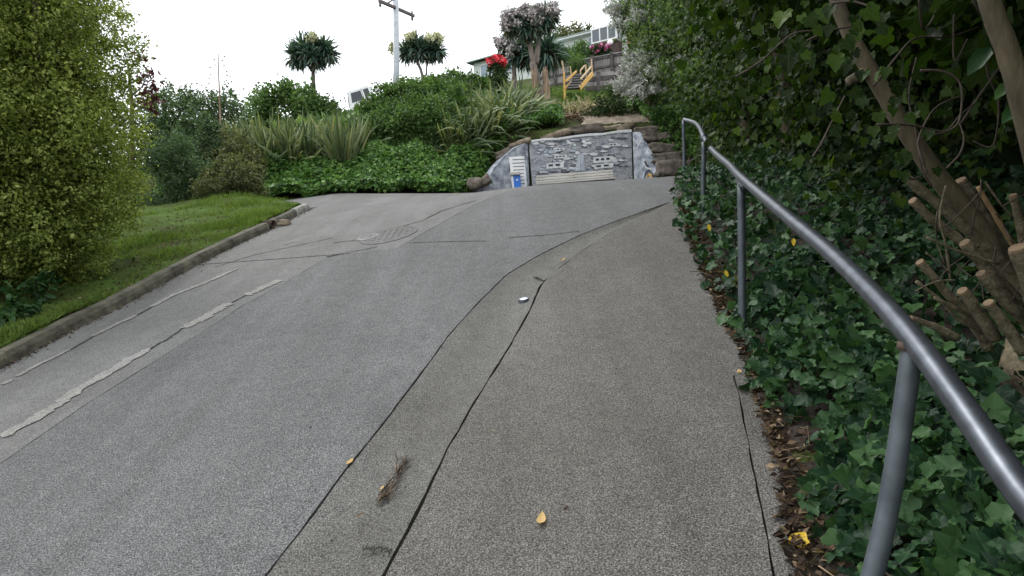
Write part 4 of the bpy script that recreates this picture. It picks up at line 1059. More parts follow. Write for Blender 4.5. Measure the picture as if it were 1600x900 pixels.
flax(765, 19.8, 48, 1.5, 'flax clump behind the drooping one, below the red flowers', FB, .5, 3)
flax(735, 20.5, 44, 1.5, 'tall flax clump below the green-roofed house', FB, .4, 2)
flax(808, 21.0, 44, 1.3, 'flax clump left of the cabbage tree foot', FB, .55, 3)
flax(512, 25, 44, 1.2, 'strappy dark flax clump left of the white truck', 'flax clumps by the truck', .55, 3, .5, .07)
flax(527, 27, 40, 1.1, 'strappy flax clump just behind the white truck nose', 'flax clumps by the truck', .55, 3, .5, .07)
flax(583, 20.4, 30, .7, 'short flax clump low in front of the white truck', 'flax clumps by the truck', .5, 3, .4, .06)

def shrub(name, label, px, d, blobs, n, size, mat, cat='shrub', tpl=OVAL, group=None, stem=True, base=None, **kw):
    p = ground_at(px, d) if base is None else base
    th = thing(name, label, cat, p, group)
    B = [(p.x + b[0], p.y + b[1], p.z + b[2]) + tuple(b[3:]) for b in blobs]
    stuff(foliage('foliage', th, mat, tpl, B, n, size, **kw))
    if stem:
        zt = max(b[2] for b in blobs) * .7
        for k in range(3): limb(th, p + Vector((.1 * k - .1, 0, -.15)), p + Vector((.35 * k - .35, .1, zt)), .05, .02, None, 'stem')
    return th
HG = 'shrubs of the mixed hedge on the bank'
shrub('shrub', 'broad dark green shrub low on the bank above the ivy', 650, 17.6, [(-.9, 0, .35, .6), (-.3, -.1, .4, .7), (.4, -.1, .4, .7), (1.0, 0, .35, .6), (0, .2, .85, .6), (.7, .2, .8, .55), (-.7, .3, .8, .5)], 19000, .09, L_HEDGE, group=HG, clumps=34, sig=.17, rag=.2)
shrub('shrub', 'leafy green shrub below the utility pole', 612, 19.4, [(-.3, 0, .4, .6), (.3, 0, .6, .7), (.0, .2, .95, .5), (.45, .2, 1.15, .45)], 10000, .11, L_HEDGE, group=HG, clumps=34, sig=.17, rag=.2)
shrub('shrub', 'pale twiggy shrub standing high on the bank right of the pole', 668, 20.0, [(-.7, 0, .5, .7), (.2, 0, .6, .8), (1.0, .1, .5, .7), (0, .3, 1.1, .55), (.8, .3, 1.0, .5)], 12000, .11, L_HEDGE, group=HG, clumps=34, sig=.17, rag=.2)
shrub('shrub', 'green shrub between the hedge and the drooping flax', 712, 18.7, [(-.3, 0, .4, .55), (.3, 0, .5, .6), (0, .1, .95, .5)], 8000, .10, L_HEDGE, group=HG, clumps=34, sig=.17, rag=.2)
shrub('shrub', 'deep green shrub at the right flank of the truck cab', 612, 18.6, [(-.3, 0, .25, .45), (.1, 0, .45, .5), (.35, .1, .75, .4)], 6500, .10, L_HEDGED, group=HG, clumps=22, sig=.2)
shrub('round_bush', 'rounded bushy green tree left of the lone cabbage tree', 452, 25, [(-1.0, 0, .4, 1.0), (-.2, 0, .9, 1.0), (.6, 0, 1.0, .9), (1.2, .1, .7, .8), (-.4, .2, 1.3, .7), (.5, .2, 1.6, .6), (-1.7, .1, .1, .7)], 14000, .15, L_HEDGE, clumps=26, sig=.2, group=None)
shrub('shrub', 'straggly shrub filling the gap between bush and truck', 508, 26, [(-.6, 0, .3, .6), (.1, 0, .5, .6), (.6, .1, .3, .45)], 6000, .13, L_HEDGED, clumps=20, sig=.2, group=HG)
shrub('shrub', 'dull shrub at the hill crest left of the green-roofed house', 715, 29, [(-.6, 0, .2, .6), (.2, 0, .4, .6), (.9, .1, .3, .6)], 6000, .15, L_HEDGE, clumps=20, sig=.2, group=HG)
shrub('shrub', 'grey green shrub on the crest between pole and cabbage trees', 690, 26, [(-.9, 0, .2, .6), (0, 0, .35, .6), (.9, .1, .3, .6)], 6000, .15, L_HEDGED, clumps=20, sig=.2, group=HG)

# ================================================================== LEFT SIDE
p = verge_px(110, 455); p.x -= .62; p.y += .25
bt = thing('pittosporum', 'tall olive-green broad conical bush at the left kerbside', 'tree', p)
blobs = []
for z, r in [(.42, .85), (.9, 1.12), (1.5, 1.22), (2.1, 1.27), (2.8, 1.22), (3.5, 1.12), (4.2, .98), (4.9, .8), (5.5, .55)]:
    for a in range(7):
        th_ = a * .9 + z; rr = r * .52 + random.uniform(-.06, .06)
        blobs.append((p.x + math.cos(th_) * rr, p.y + math.sin(th_) * rr, p.z + z + random.uniform(-.15, .15), r * .50))
    blobs.append((p.x, p.y, p.z + z, r * .6))
stuff(foliage('foliage', bt, L_OLIVE, OVAL, blobs, 220000, .040, clumps=50, sig=.115, up=.5, inner=.32, rag=.06))
stuff(foliage('inner_foliage', bt, L_OLIVE, OVAL, [(b[0] * .8 + p.x * .2, b[1] * .8 + p.y * .2, b[2], b[3] * .78) for b in blobs], 34000, .066, clumps=14, sig=.3, inner=.5))
o_ = ORG[bt.name]
for k in range(9):
    a = k * .7; limb(bt, p + Vector((math.cos(a) * .1, math.sin(a) * .1, -.1)), p + Vector((math.cos(a) * .55, math.sin(a) * .55, 3.6 + .2 * k)), .05, .015)
shrub('olive_shrub', 'olive-leaved shrub mass behind the tall conical bush', 20, 11, [(-1.5, 0, .8, 1.0), (-1.2, 0, 2.0, 1.0), (-.4, .3, 2.6, 1.0), (-1.0, .3, 3.4, 1.0), (-2.5, .2, 1.8, 1.2), (-2.2, .2, 3.6, 1.2)], 30000, .07, L_OLIVE, base=Vector((-8.6, 9.5, hz(-8.6, 9.5))), clumps=30)
p = verge_px(25, 470); p.x -= .12; p.y -= .42
shrub('laurel', 'glossy dark laurel at the far left edge under the olive bush', 20, 6, [(-.45, .2, .9, .50, .5, .55), (-.25, .25, 1.4, .42), (-.5, 0, .4, .45), (-.15, .35, .55, .4), (-.8, 0, .8, .6)], 6500, .09, L_LAUREL, tpl=OVAL6, base=p, clumps=22, sig=.25, stem=False)
for (px, py, n, s, lb) in [(42, 478, 130, .085, 'low leafy seedling on the bare soil under the laurel'), (12, 500, 160, .09, 'bright leafy seedling at the left frame edge by the kerb'), (150, 400, 60, .06, 'small fern-like weed under the olive bush')]:
    q = verge_px(px, py)
    shrub('seedling', lb, 0, 6, [(0, 0, .12, .17, .17, .10), (.1, .05, .2, .12)], n, s, L_LAUREL, 'plant', OVAL6, 'seedlings on the verge', False, q, clumps=12, sig=.3)
p = verge_px(292, 322); p.y += .6
shrub('feathery_bush', 'dark blue-green feathery bush with loose upright tips', 292, 11, [(-.35, 0, .5, .5), (.1, 0, .55, .55), (.4, .1, .5, .45), (-.25, .1, 1.0, .45), (.2, .1, 1.05, .5), (-.2, .1, 1.45, .32), (.28, .1, 1.5, .28), (.3, .1, 1.8, .17, .17, .28), (-.22, .1, 1.75, .17, .17, .25)], 26000, .055, L_BLUEG, tpl=SLIM if False else OVAL, base=p, clumps=30, sig=.2)
p = verge_px(238, 340); p.y += .9
shrub('grey_green_bush', 'muted green bush between the olive bush and the feathery one', 240, 11, [(-.3, 0, .4, .5), (.1, .1, .9, .5), (-.2, .1, 1.2, .45), (.2, .2, .5, .45)], 13000, .055, L_BLUEG, base=p, clumps=26, sig=.2)
p = verge_px(330, 330); p.y += .8
shrub('brown_bush', 'brownish seed-headed bush at the corner of the verge', 345, 12, [(-.25, 0, .35, .38), (.15, 0, .45, .42), (.42, .2, .35, .3), (.0, .2, .7, .32), (.35, .3, .6, .26)], 12000, .055, L_BROWNG, base=p, clumps=34, sig=.17, rag=.24)
shrub('brown_bush', 'tan and green bush just before the side street bend', 372, 15.4, [(-.5, 0, .5, .5), (.1, 0, .55, .5), (-.2, .1, 1.05, .5), (-.9, .1, .8, .5)], 11000, .075, L_BROWNG, clumps=24, sig=.2)
shrub('scrub', 'tall pale scrub behind the feathery bush', 318, 19, [(-2.3, 0, .6, .9), (-1.2, 0, .7, .9), (-.3, 0, .8, .9), (.6, .1, .8, .8), (-.8, .2, 1.5, .7), (.4, .2, 1.5, .6)], 13000, .11, L_BLUEG, clumps=26, sig=.22)
# blue grey tub in the bushes
p = verge_px(338, 309)
tb = thing('tub', 'blue-grey plastic tub with a white face tucked under the bushes', 'tub', p)
m = MB(); m.tube([p + Vector((0, 0, 0)), p + Vector((0, 0, .10))], [.075, .09], 14); m.build('body', M_PLAS, tb, True)
m = MB(); m.tube([p + Vector((0, 0, .10)), p + Vector((.01, 0, .125)), p + Vector((.015, 0, .15))], [.098, .09, .05], 14); m.build('lid', M_PLAS, tb, True)
m = MB(); m.box(p + Vector((.0, -.09, .055)), (.05, 0, 0), (0, .006, 0), (0, .0, .03)); m.build('label_plate', M_WHITE, tb)
# red plant
rp = thing('red_leaved_tree', 'sparse purple-red leaved tree poking out behind the olive bush', 'tree', ground_at(205, 13.5))
P = []
for pp in [[(205, 150), (222, 135), (230, 115)], [(205, 170), (225, 158), (246, 152)], [(210, 150), (232, 145), (238, 160)], [(200, 110), (218, 95), (220, 88)], [(210, 165), (228, 168), (240, 172)], [(205, 130), (224, 120), (238, 118)]]:
    m = MB(); pts = spline([at(a, b, 13.5) for a, b in pp], 5); m.tube(pts, [.02] * 3 + [.012] * (len(pts) - 3), 6); m.build('branch', M_VINE, rp, True)
    for q in pts[4:]:
        for k in range(4): P.append(q + Vector((random.gauss(0, .07), random.gauss(0, .07), random.gauss(0, .06))))
b0 = ORG[rp.name]; m = MB(); m.tube([b0 - Vector((0, 0, .2)), at(206, 160, 13.5), at(200, 100, 13.5)], [.06, .04, .02], 8); m.build('trunk', M_BARK, rp, True)
P = np.array([list(q) for q in P]); n = len(P)
stuff(link('foliage', leaf_mesh('foliage', OVAL6, P - np.array(b0), unit(RNG.normal(size=(n, 3))), RNG.normal(size=(n, 3)), RNG.uniform(.08, .16, n)), L_PURPLE, rp))
# bare stalk
p = ground_at(345, 17.6)
st = thing('flower_stalk', 'tall bare pale flax flower stalk against the white sky', 'plant', p)
pts = spline([p, at(344.5, 205, 17.6), at(343, 150, 17.6), at(341.5, 110, 17.6), at(341, 82, 17.6)], 5)
m = MB(); m.tube(pts, list(np.linspace(.03, .010, len(pts))), 7); m.build('stem', M_STUMP, st, True)
m = MB()
for k in range(26):
    py = 92 + k * 3.6; s = (-1) ** k; a = at(341 + .02 * (py - 82), py, 17.6)
    if k % 2 or True:
        q = a + Vector((s * random.uniform(.06, .26), random.uniform(-.1, .1), random.uniform(.0, .06)))
        m.tube([a, q], .004, 4)
        m.tube([q, q + Vector((s * .05, 0, .03)), q + Vector((s * .09, 0, .02))], [.006, .018, .004], 5)
m.build('seed_pods', M_VINE, st, True)

# ================================================================== POLES
def pole(px, d, wpx, pyb, pyt, label, arm, arm_dd, thick, taper=.85):
    p = ground_at(px, d); t = at(px - 1.5, pyt, d)
    th = thing('utility_pole', label, 'utility pole', p)
    m = MB(); m.tube([p - Vector((0, 0, .3)), at(px, pyb, d), t], [wpx * SC(d) / 2, wpx * SC(d) / 2, wpx * SC(d) / 2 * taper], 12); m.build('post', M_POLE, th, True)
    (x0, y0), (x1, y1) = arm
    a, b = at(x0, y0, d - arm_dd), at(x1, y1, d + arm_dd)
    m = MB(); m.beam(a, b, thick, thick * 1.2); o = m.build('crossarm', M_ARM, th, False, .008)
    n = (b - a).normalized()
    for t_ in (.03, .94):
        q = a.lerp(b, t_); m = MB(); m.tube([q, q + Vector((0, 0, -.22)), q + Vector((0, 0, -.26))], [.05, .06, .03], 8); m.build('insulator', M_ARM, o, True)
        m = MB(); m.tube([q, q + Vector((0, 0, .2))], [.05, .035], 8); m.build('insulator', M_ARM, o, True)
    return th, a, b, p
th, a, b, p = pole(619.5, 30, 9.5, 112, -60, 'pale concrete utility pole with a dark crossarm, tallest in the scene', ((592, 1), (647, 25)), .95, .11)
m = MB(); m.tube([at(604, 6, 29.6), at(618, -3, 29.95)], .035, 6); m.build('brace', M_ARM, th)
pole(245, 46, 4.2, 200, 143, 'distant thin utility pole seen beyond the left bushes', ((231, 147), (267, 150)), .5, .12)

# ================================================================== CABBAGE TREES
def cabbage(label, d, base, trunk, forks, heads, plumes, pmat, group, twid, name='cabbage_tree'):
    p = ground_at(base[0], d) if len(base) < 3 else Vector(base)
    th = thing(name, label, 'tree', p, group)
    def tb(pp, r0, r1, nm):
        pts = spline([at(a, b, d) for a, b in pp], 4)
        m = MB(); m.tube(pts, list(np.linspace(r0, r1, len(pts))), 9, True, .08); m.build(nm, M_CTRUNK, th, True)
    r = twid * SC(d) / 2
    low = at(*trunk[0], d)
    m = MB(); m.tube([p - Vector((0, 0, .3)), low], [r * 1.25, r], 9); m.build('trunk_foot', M_CTRUNK, th, True)
    tb(trunk, r, r * .8, 'trunk')
    for f in forks: tb(f, r * .62, r * .4, 'branch')
    for (px, py, s, dd) in heads:
        c = np.array(at(px, py, d + dd)); n = 150
        D = unit(RNG.normal(size=(n, 3)) + [0, 0, .25]); n = len(D)
        P = c + D * s * .06 - np.array(p)
        Z = unit(np.cross(np.cross(D, [0, 0, 1.]), D) + RNG.normal(size=(n, 3)) * .25)
        o = stuff(link('leaf_head', leaf_mesh('leaf_head', SWORD, P, Z, D + np.array([0, 0, -.12]), s * RNG.uniform(.8, 1.15, n) * 1.1), L_CABB, th))
        n2 = 70; D = unit(RNG.normal(size=(n2, 3)) * [.45, .45, .2] + [0, 0, -1])
        stuff(link('dead_leaf_skirt', leaf_mesh('dead_leaf_skirt', SWORD, np.repeat((c - np.array(p))[None], n2, 0) + RNG.normal(size=(n2, 3)) * .08, unit(RNG.normal(size=(n2, 3))), D, s * RNG.uniform(.6, 1.0, n2)), L_CABBD, th))
    for (px, py, w, h) in plumes:
        c = np.array(at(px, py, d - .3)); n = 420
        D = RNG.normal(size=(n, 3)) * .5; D = D / np.maximum(1, np.linalg.norm(D, axis=1, keepdims=True))
        sub = RNG.normal(size=(7, 3)) * .42; D = D * .55 + sub[RNG.integers(0, 7, n)]
        P = c + D * np.array([w, w, h]) * SC(d) * .62 - np.array(p)
        stuff(link('flower_plume', leaf_mesh('flower_plume', TUFT, P, unit(RNG.normal(size=(n, 3))), RNG.normal(size=(n, 3)), RNG.uniform(.04, .10, n)), pmat, th))
    return th
CG = 'cabbage trees on the skyline'
cabbage('lone round-headed cabbage tree with one cream plume, left of the pole', 26, (493, 26), [(493, 180), (491, 150), (489, 112)], [[(489, 113), (482, 102), (476, 92)], [(489, 113), (493, 100), (494, 90)]],
        [(462, 88, .62, 0), (473, 72, .60, .2), (487, 74, .62, 0), (505, 78, .62, .1), (512, 86, .55, 0), (492, 92, .55, -.2), (478, 86, .55, -.2)], [(488, 60, 15, 13)], L_PAN, CG, 7)
cabbage('cream-plumed twin-trunk cabbage tree just right of the utility pole', 32, (662, 32), [(661, 122), (657, 108), (651, 96)], [[(651, 97), (645, 90), (640, 84)], [(651, 97), (655, 88), (656, 82)], [(666, 118), (667, 100), (668, 88)], [(668, 90), (676, 84), (680, 82)]],
        [(634, 82, .62, .2), (646, 76, .66, 0), (657, 80, .7, -.1), (670, 80, .66, .1), (684, 80, .62, 0), (650, 68, .6, .2), (676, 70, .6, .2)], [(640, 57, 14, 11), (670, 60, 17, 14), (686, 60, 11, 14), (613, 75, 8, 14)], L_PAN, CG, 5)
cabbage('biggest cabbage tree with forked trunk and mauve-grey plumes', 24, (846, 24), [(846, 172), (842, 150), (837, 122), (833, 98)], [[(833, 100), (830, 84), (826, 66), (820, 50)], [(833, 100), (838, 82), (842, 64), (846, 46)], [(827, 68), (816, 56), (807, 48)], [(832, 95), (829, 70), (832, 50)], [(841, 68), (836, 58), (833, 50)], [(838, 100), (841, 74), (838, 60)]],
        [(800, 40, .55, 0), (812, 36, .62, .1), (826, 34, .66, 0), (840, 34, .64, .1), (853, 30, .60, 0), (862, 24, .5, .1), (834, 44, .55, -.2), (818, 46, .5, -.2)],
        [(798, 26, 22, 20), (812, 20, 24, 16), (828, 24, 24, 18), (842, 18, 24, 16), (856, 20, 22, 14), (836, 34, 22, 18), (791, 38, 14, 22), (866, 22, 14, 12), (822, 16, 22, 12), (806, 36, 20, 16)], L_PANP, CG, 13)
cabbage('low cabbage tree with drooping mauve plumes, behind the biggest one', 27, (804, 27), [(804, 125), (803, 105), (803, 90)], [[(803, 92), (812, 84), (816, 78)], [(803, 92), (795, 82), (789, 72)]],
        [(816, 78, .7, 0), (806, 84, .7, .1), (822, 88, .65, 0), (790, 72, .5, .1)], [(796, 80, 20, 22), (782, 68, 16, 12), (790, 60, 14, 12), (802, 74, 14, 14)], L_PANP, CG, 7)
cabbage('short dark cabbage head rising at the left end of the fence', 26, (851, 26), [(851, 130), (852, 112), (853, 95)], [[(853, 97), (854, 90), (855, 86)]],
        [(855, 84, .85, 0), (846, 82, .6, .2), (866, 86, .55, .2)], [], L_PANP, CG, 7)
shrub('far_tree', 'grey-mauve tree showing above the white house roof', 888, 60, [(-.8, 0, .3, .9), (.3, 0, .6, .9), (1.2, 0, .4, .8), (-1.8, 0, -.6, .7)], 3500, .25, L_BROWNG, 'tree', base=at(890, 56, 60) - Vector((0, 0, .4)), clumps=18, sig=.25, stem=False)
# split stumps by the big cabbage tree
for (pp, w, lb) in [([(836, 152), (836, 130), (834, 112)], 9, 'ragged pale stump clasping the left side of the big cabbage tree'), ([(855, 158), (853, 130), (852, 110)], 9, 'ragged pale stump standing right of the big cabbage tree')]:
    p = ground_at(pp[0][0], 23.7); th = thing('split_stump', lb, 'stump', p, 'split stumps')
    m = MB(); pts = spline([p - Vector((0, 0, .2))] + [at(a, b, 23.7) for a, b in pp], 3); r = w * SC(23.7) / 2
    m.tube(pts, [r * random.uniform(.85, 1.15) for _ in pts], 9, True, .2); m.build('trunk', M_STUMP, th, True)
    m = MB(); q = pts[-1]
    for k in range(5): m.tube([q + Vector((random.uniform(-r, r) * .7, 0, -.1)), q + Vector((random.uniform(-r, r), 0, random.uniform(.05, .16)))], [.03, .006], 5)
    m.build('splinters', M_STUMP, th)

# ================================================================== FLOWERING SHRUBS
def rhodo(label, d, c, wpx, hpx, mat, n_f, group, leaf=L_HEDGED, green=1.0):
    q = at(*c, d); p = Vector((q.x, q.y, min(hz(q.x, q.y), q.z - .4)))
    th = thing('rhododendron', label, 'shrub', p, group)
    a, b = wpx * SC(d) / 2, hpx * SC(d) / 2
    stuff(foliage('foliage', th, leaf, OVAL, [(q.x, q.y + .2, q.z - b * .3, a * 1.05, .5, b * 1.1), (q.x, q.y + .1, (q.z + p.z) / 2, a * .8, .4, (q.z - p.z) / 2)], int(3500 * green), .11, clumps=30, sig=.2))
    P, Nn, Tn = crown_pts([(q.x, q.y - .08, q.z, a, .4, b)], n_f, 26, .12, .3, .05)
    stuff(link('blossom', leaf_mesh('blossom', TUFT, P - np.array(p), Nn, Tn, RNG.uniform(.05, .11, n_f)), mat, th))
    m = MB(); m.tube([p - Vector((0, 0, .2)), q], [.05, .03], 6); m.build('stem', M_BARK, th)
rhodo('scarlet rhododendron in flower below the green-roofed house', 22, (777, 97), 27, 13, L_RED, 300, 'rhododendrons')
rhodo('pink rhododendron in flower under the glazed sunroom', 38, (938, 77), 32, 11, L_PINK, 420, 'rhododendrons')
shrub('shrub', 'yellow-green garden shrub against the white house wall', 903, 40, [(-.6, 0, .2, .7), (.2, 0, .4, .8), (.9, 0, .1, .6)], 4500, .14, L_HEDGE, base=at(903, 86, 40) - Vector((0, 0, .4)), clumps=20, sig=.2, stem=False, group='garden shrubs behind the fence')
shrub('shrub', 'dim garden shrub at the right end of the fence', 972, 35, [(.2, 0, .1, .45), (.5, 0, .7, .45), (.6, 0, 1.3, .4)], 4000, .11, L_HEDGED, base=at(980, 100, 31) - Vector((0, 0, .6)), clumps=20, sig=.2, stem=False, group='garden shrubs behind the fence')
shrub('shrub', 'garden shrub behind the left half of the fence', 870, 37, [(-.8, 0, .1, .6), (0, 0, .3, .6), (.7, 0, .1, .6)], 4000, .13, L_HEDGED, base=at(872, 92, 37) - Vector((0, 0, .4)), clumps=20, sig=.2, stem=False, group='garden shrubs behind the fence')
shrub('shrub', 'fresh green bush growing between the yellow handrails', 900, 29, [(0, 0, .1, .32, .3, .45), (.25, .1, 0, .25)], 1600, .09, L_HEDGE, base=at(901, 106, 28.5), clumps=20, sig=.25, stem=False)

# white-flowered tree on the right
p = ground_at(1022, 17.5)
wt = thing('white_flowering_tree', 'pale green tree hung with white flower sprays, right of the fence', 'tree', p)
WB = []
for (px, py, d, r) in [(1000, 20, 17, .75), (1035, 15, 16.5, .9), (975, 20, 17.5, .42), (1060, 45, 15.5, .85), (1010, 60, 16.5, .7), (1040, 90, 16, .8), (1005, 105, 17, .5), (1075, 90, 15, .7), (1000, 135, 17, .42), (1030, 128, 16.5, .55), (1065, 130, 15.2, .55), (985, 45, 17.2, .4), (1080, 15, 15, .9), (1060, -20, 16, 1.0), (1010, -25, 17, .8), (1100, 120, 14, .6)]:
    q = at(px + 8, py, d); WB.append((q.x, q.y, q.z, r, r, r * .75))
stuff(foliage('foliage', wt, L_PITT, OVAL, WB, 42000, .085, clumps=30, sig=.2, up=.4))
FW = []
for (px, py, d, r) in [(968, 28, 16.9, .30), (985, 14, 16.6, .34), (1000, 24, 16.2, .30), (962, 8, 17, .25), (1010, 10, 16.2, .3), (996, 100, 16.3, .28), (983, 112, 16.6, .22), (1004, 118, 16.2, .25), (985, 132, 16.4, .25), (975, 138, 16.6, .18), (1000, 142, 16.2, .25), (1015, 90, 15.8, .25), (1045, 22, 15.6, .28), (1022, 132, 15.9, .28), (1010, 60, 15.9, .18), (1030, 108, 15.5, .22), (958, 18, 16.8, .2), (972, 125, 16.4, .2), (992, 88, 16.3, .22), (1052, 60, 15.2, .2), (975, 40, 16.6, .2), (1062, 100, 15.0, .2)]:
    q = at(px, py, d); FW.append((q.x, q.y, q.z, r * 1.15, r * .9, r * .65))
P, Nn, Tn = crown_pts(FW, 8500, 14, .12, .6, .1)
stuff(link('flower_sprays', leaf_mesh('flower_sprays', SLIM, P - np.array(p), Nn, Tn + np.array([-.4, 0, .2]), RNG.uniform(.07, .16, len(P))), L_WFLOW, wt))
limb(wt, p - Vector((0, 0, .2)), at(1020, 100, 17), .10, .06); limb(wt, at(1014, 150, 17.2), at(1000, 60, 17), .06, .03, None, 'branch'); limb(wt, at(1018, 140, 17.2), at(1055, 60, 16), .06, .03, None, 'branch')
shrub('shrub', 'dark leafy shrub low beneath the white-flowered tree', 990, 18.5, [(-.7, 0, .25, .5), (0, 0, .35, .6), (.6, 0, .3, .6), (1.4, -.2, .4, .7)], 9000, .09, L_HEDGED, clumps=24, sig=.2, stem=False)
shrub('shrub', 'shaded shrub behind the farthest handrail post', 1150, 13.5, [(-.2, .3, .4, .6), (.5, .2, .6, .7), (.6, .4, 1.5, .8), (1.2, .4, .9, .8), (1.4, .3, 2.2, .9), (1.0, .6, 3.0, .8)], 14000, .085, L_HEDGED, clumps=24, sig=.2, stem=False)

# ================================================================== FENCE, STEPS, RETAINING BOARDS
fa, fb = at(838, 108, 34.0), at(992, 79, 31.2)
fdir = (fb - fa); FL = Vector((fdir.x, fdir.y, 0)).length; fh = Vector((fdir.x, fdir.y, 0)).normalized(); fs = fdir.z / FL; fn = Vector((fh.y, -fh.x, 0))
def fp(a, drop, out=0): return fa + fh * a + Vector((0, 0, fs * a - drop)) + fn * out
fe = thing('fence', 'weathered grey paling fence with dark rails on the slope', 'fence', fp(0, 1.3))
npal = 46
for i in range(npal):
    a = FL * (i + .5) / npal; w = FL / npal
    m = MB(); h = 1.18 + random.uniform(-.03, .03)
    m.box(fp(a, .08 + h / 2, .0 + random.uniform(-.006, .006)), fh * w * .40, fn * .012, (0, 0, h / 2)); m.build('paling', M_TIMBER, fe)
for dr in (.06, .52, .98):
    m = MB(); m.beam(fp(-.05, dr, .05), fp(FL + .05, dr, .05), .05, .10); m.build('rail', M_TIMBERD, fe)
for a in np.linspace(.1, FL - .1, 6):
    m = MB(); m.box(fp(a, .75, .12), fh * .06, fn * .05, (0, 0, .85)); m.build('post', M_TIMBERD, fe)
m = MB(); m.beam(fp(-.1, -.02, .03), fp(FL + .1, -.02, .03), .16, .05); m.build('cap_board', M_TIMBER, fe)
rw = thing('retaining_wall', 'low retaining wall of dark horizontal boards right of the steps', 'wall', ground_at(950, 28.6))
for i, (x0, y0, x1, y1, h) in enumerate([(902, 119, 990, 112, .17), (905, 126, 990, 119, .17), (912, 133, 988, 127, .16), (915, 140, 985, 133, .14)]):
    m = MB(); m.beam(at(x0, y0, 28.9 - .18 * i), at(x1, y1, 28.3 - .18 * i), .06, h); m.build('board', M_TIMBER if i % 2 == 0 else M_TIMBERD, rw)
for (x, y0, y1) in [(935, 113, 142), (970, 104, 140)]:
    m = MB(); m.box((at(x, y0, 28) + at(x, y1, 28)) / 2, (.07, 0, 0), (0, .07, 0), (0, 0, (at(x, y0, 28) - at(x, y1, 28)).z / 2)); m.build('post', M_TIMBERD, rw)
p = ground_at(893, 25.6)
ss = thing('steps', 'timber garden steps with faded yellow posts and handrails', 'steps', p)
d0, d1 = 25.5, 26.6
def sb(nm, a, da, b, db, w, h, mat=M_YELLOW): m = MB(); m.beam(at(*a, da), at(*b, db), w, h, (0, 0, 1) if abs(a[0] - b[0]) > 5 else (0, 1, 0)); return m.build(nm, mat, ss, False, .005)
sb('stringer', (882, 140), d0, (893.5, 128), d1, .05, .10); sb('stringer', (905.5, 138), d0, (926, 115), d1, .06, .16)
sb('handrail', (884, 127), d0, (900.5, 111.5), d1, .05, .07); sb('handrail', (907, 124), d0, (924, 104), d1, .05, .06, M_PALEWD)
sb('post', (882.5, 158), d0, (881, 114), d0, .07, .07); sb('post', (882, 118), d0 + .03, (878, 95), d0 + .03, .06, .06, M_PALEWD)
sb('post', (893.5, 127), d1, (891, 104), d1, .05, .05, M_PALEWD); sb('post', (916, 122), d1 - .4, (915, 101), d1 - .4, .05, .05, M_PALEWD); sb('post', (925.5, 116), d1, (924, 92), d1, .05, .05, M_PALEWD)
sb('foot_plate', (878, 157.5), d0, (888, 156.5), d0, .1, .03); sb('post', (907, 118), d1, (907, 110), d1, .05, .05, M_PALEWD); sb('handrail', (907, 110), d1, (913.5, 102.5), d1 + .2, .05, .05, M_PALEWD)
for i in range(6):
    t = i / 5; y = 138 - 19.5 * t; x0 = 886 + 11.5 * t; x1 = 906 + 12 * t
    m = MB(); m.beam(at(x0, y + .4, d0 + .9 * t), at(x1, y - .6, d0 + .9 * t), .26, .05); m.build('tread', M_TREAD, ss)

# ================================================================== HOUSES
yaw = math.radians(33); e1 = Vector((math.cos(yaw), -math.sin(yaw), 0)); e2 = Vector((math.sin(yaw), math.cos(yaw), 0))
O = at(925, 68.5, 45)
def hp(a, b, c): return O + e1 * a + e2 * b + Vector((0, 0, c))
def hbox(m, a0, a1, b0, b1, c0, c1): m.box(hp((a0 + a1) / 2, (b0 + b1) / 2, (c0 + c1) / 2), e1 * (a1 - a0) / 2, e2 * (b1 - b0) / 2, (0, 0, (c1 - c0) / 2))
hs = thing('house', 'pale hillside house with a glazed white sunroom and satellite dish', 'house', hp(1, 3, -4))
m = MB(); hbox(m, -3.3, 6.5, 1.0, 7, -4.2, 1.02); m.build('wall', M_HOUSE, hs)
m = MB(); hbox(m, -3.6, 0.0, .55, 7.3, 1.02, 1.20); o = m.build('eave', M_ROOFW, hs)
m = MB(); m.add([hp(-3.62, .5, 1.20), hp(6.8, .5, 1.20), hp(6.8, 4, 1.55), hp(-3.62, 4, 1.55), hp(-3.62, 7.4, 1.20), hp(6.8, 7.4, 1.20), hp(-3.62, .5, 1.14), hp(6.8, .5, 1.14), hp(6.8, 7.4, 1.14), hp(-3.62, 7.4, 1.14)],
      [(0, 1, 2, 3), (3, 2, 5, 4), (0, 6, 7, 1), (4, 5, 8, 9), (1, 7, 8, 5, 2), (0, 3, 4, 9, 6)]); m.build('roof', M_ROOF, hs)
def hwin(a0, a1, c0, c1, b, mull=1, mat=M_GLASSB, fw=.05, par=None, nm='window'):
    m = MB()
    for k in range(mull + 1):
        x = a0 + (a1 - a0) * k / mull; hbox(m, x - fw / 2, x + fw / 2, b - .05, b + .03, c0, c1)
    hbox(m, a0 - fw / 2, a1 + fw / 2, b - .055, b + .03, c0 - fw, c0); hbox(m, a0 - fw / 2, a1 + fw / 2, b - .055, b + .03, c1, c1 + fw)
    f = m.build(nm, M_WHITE, hs)
    for k in range(mull):
        q = MB(); w = (a1 - a0) / mull; hbox(q, a0 + w * k + fw / 2, a0 + w * (k + 1) - fw / 2, b - .015, b + .005, c0, c1); q.build('pane', mat, f)
hwin(-2.1, -.95, -.15, .62, 1.0, 2); hwin(-.75, -.25, .1, .78, 1.0, 1); hwin(-3.0, -2.3, -.35, .35, 1.0, 1)
m = MB(); hbox(m, 0, 1.85, 0.03, .98, -.06, .0); hbox(m, -.04, 1.89, -.02, .98, .92, 1.0); m.build('sunroom_frame', M_WHITE, hs)
hwin(.02, 1.82, .05, .88, .0, 3, M_GLASS, .08, None, 'sunroom_window')
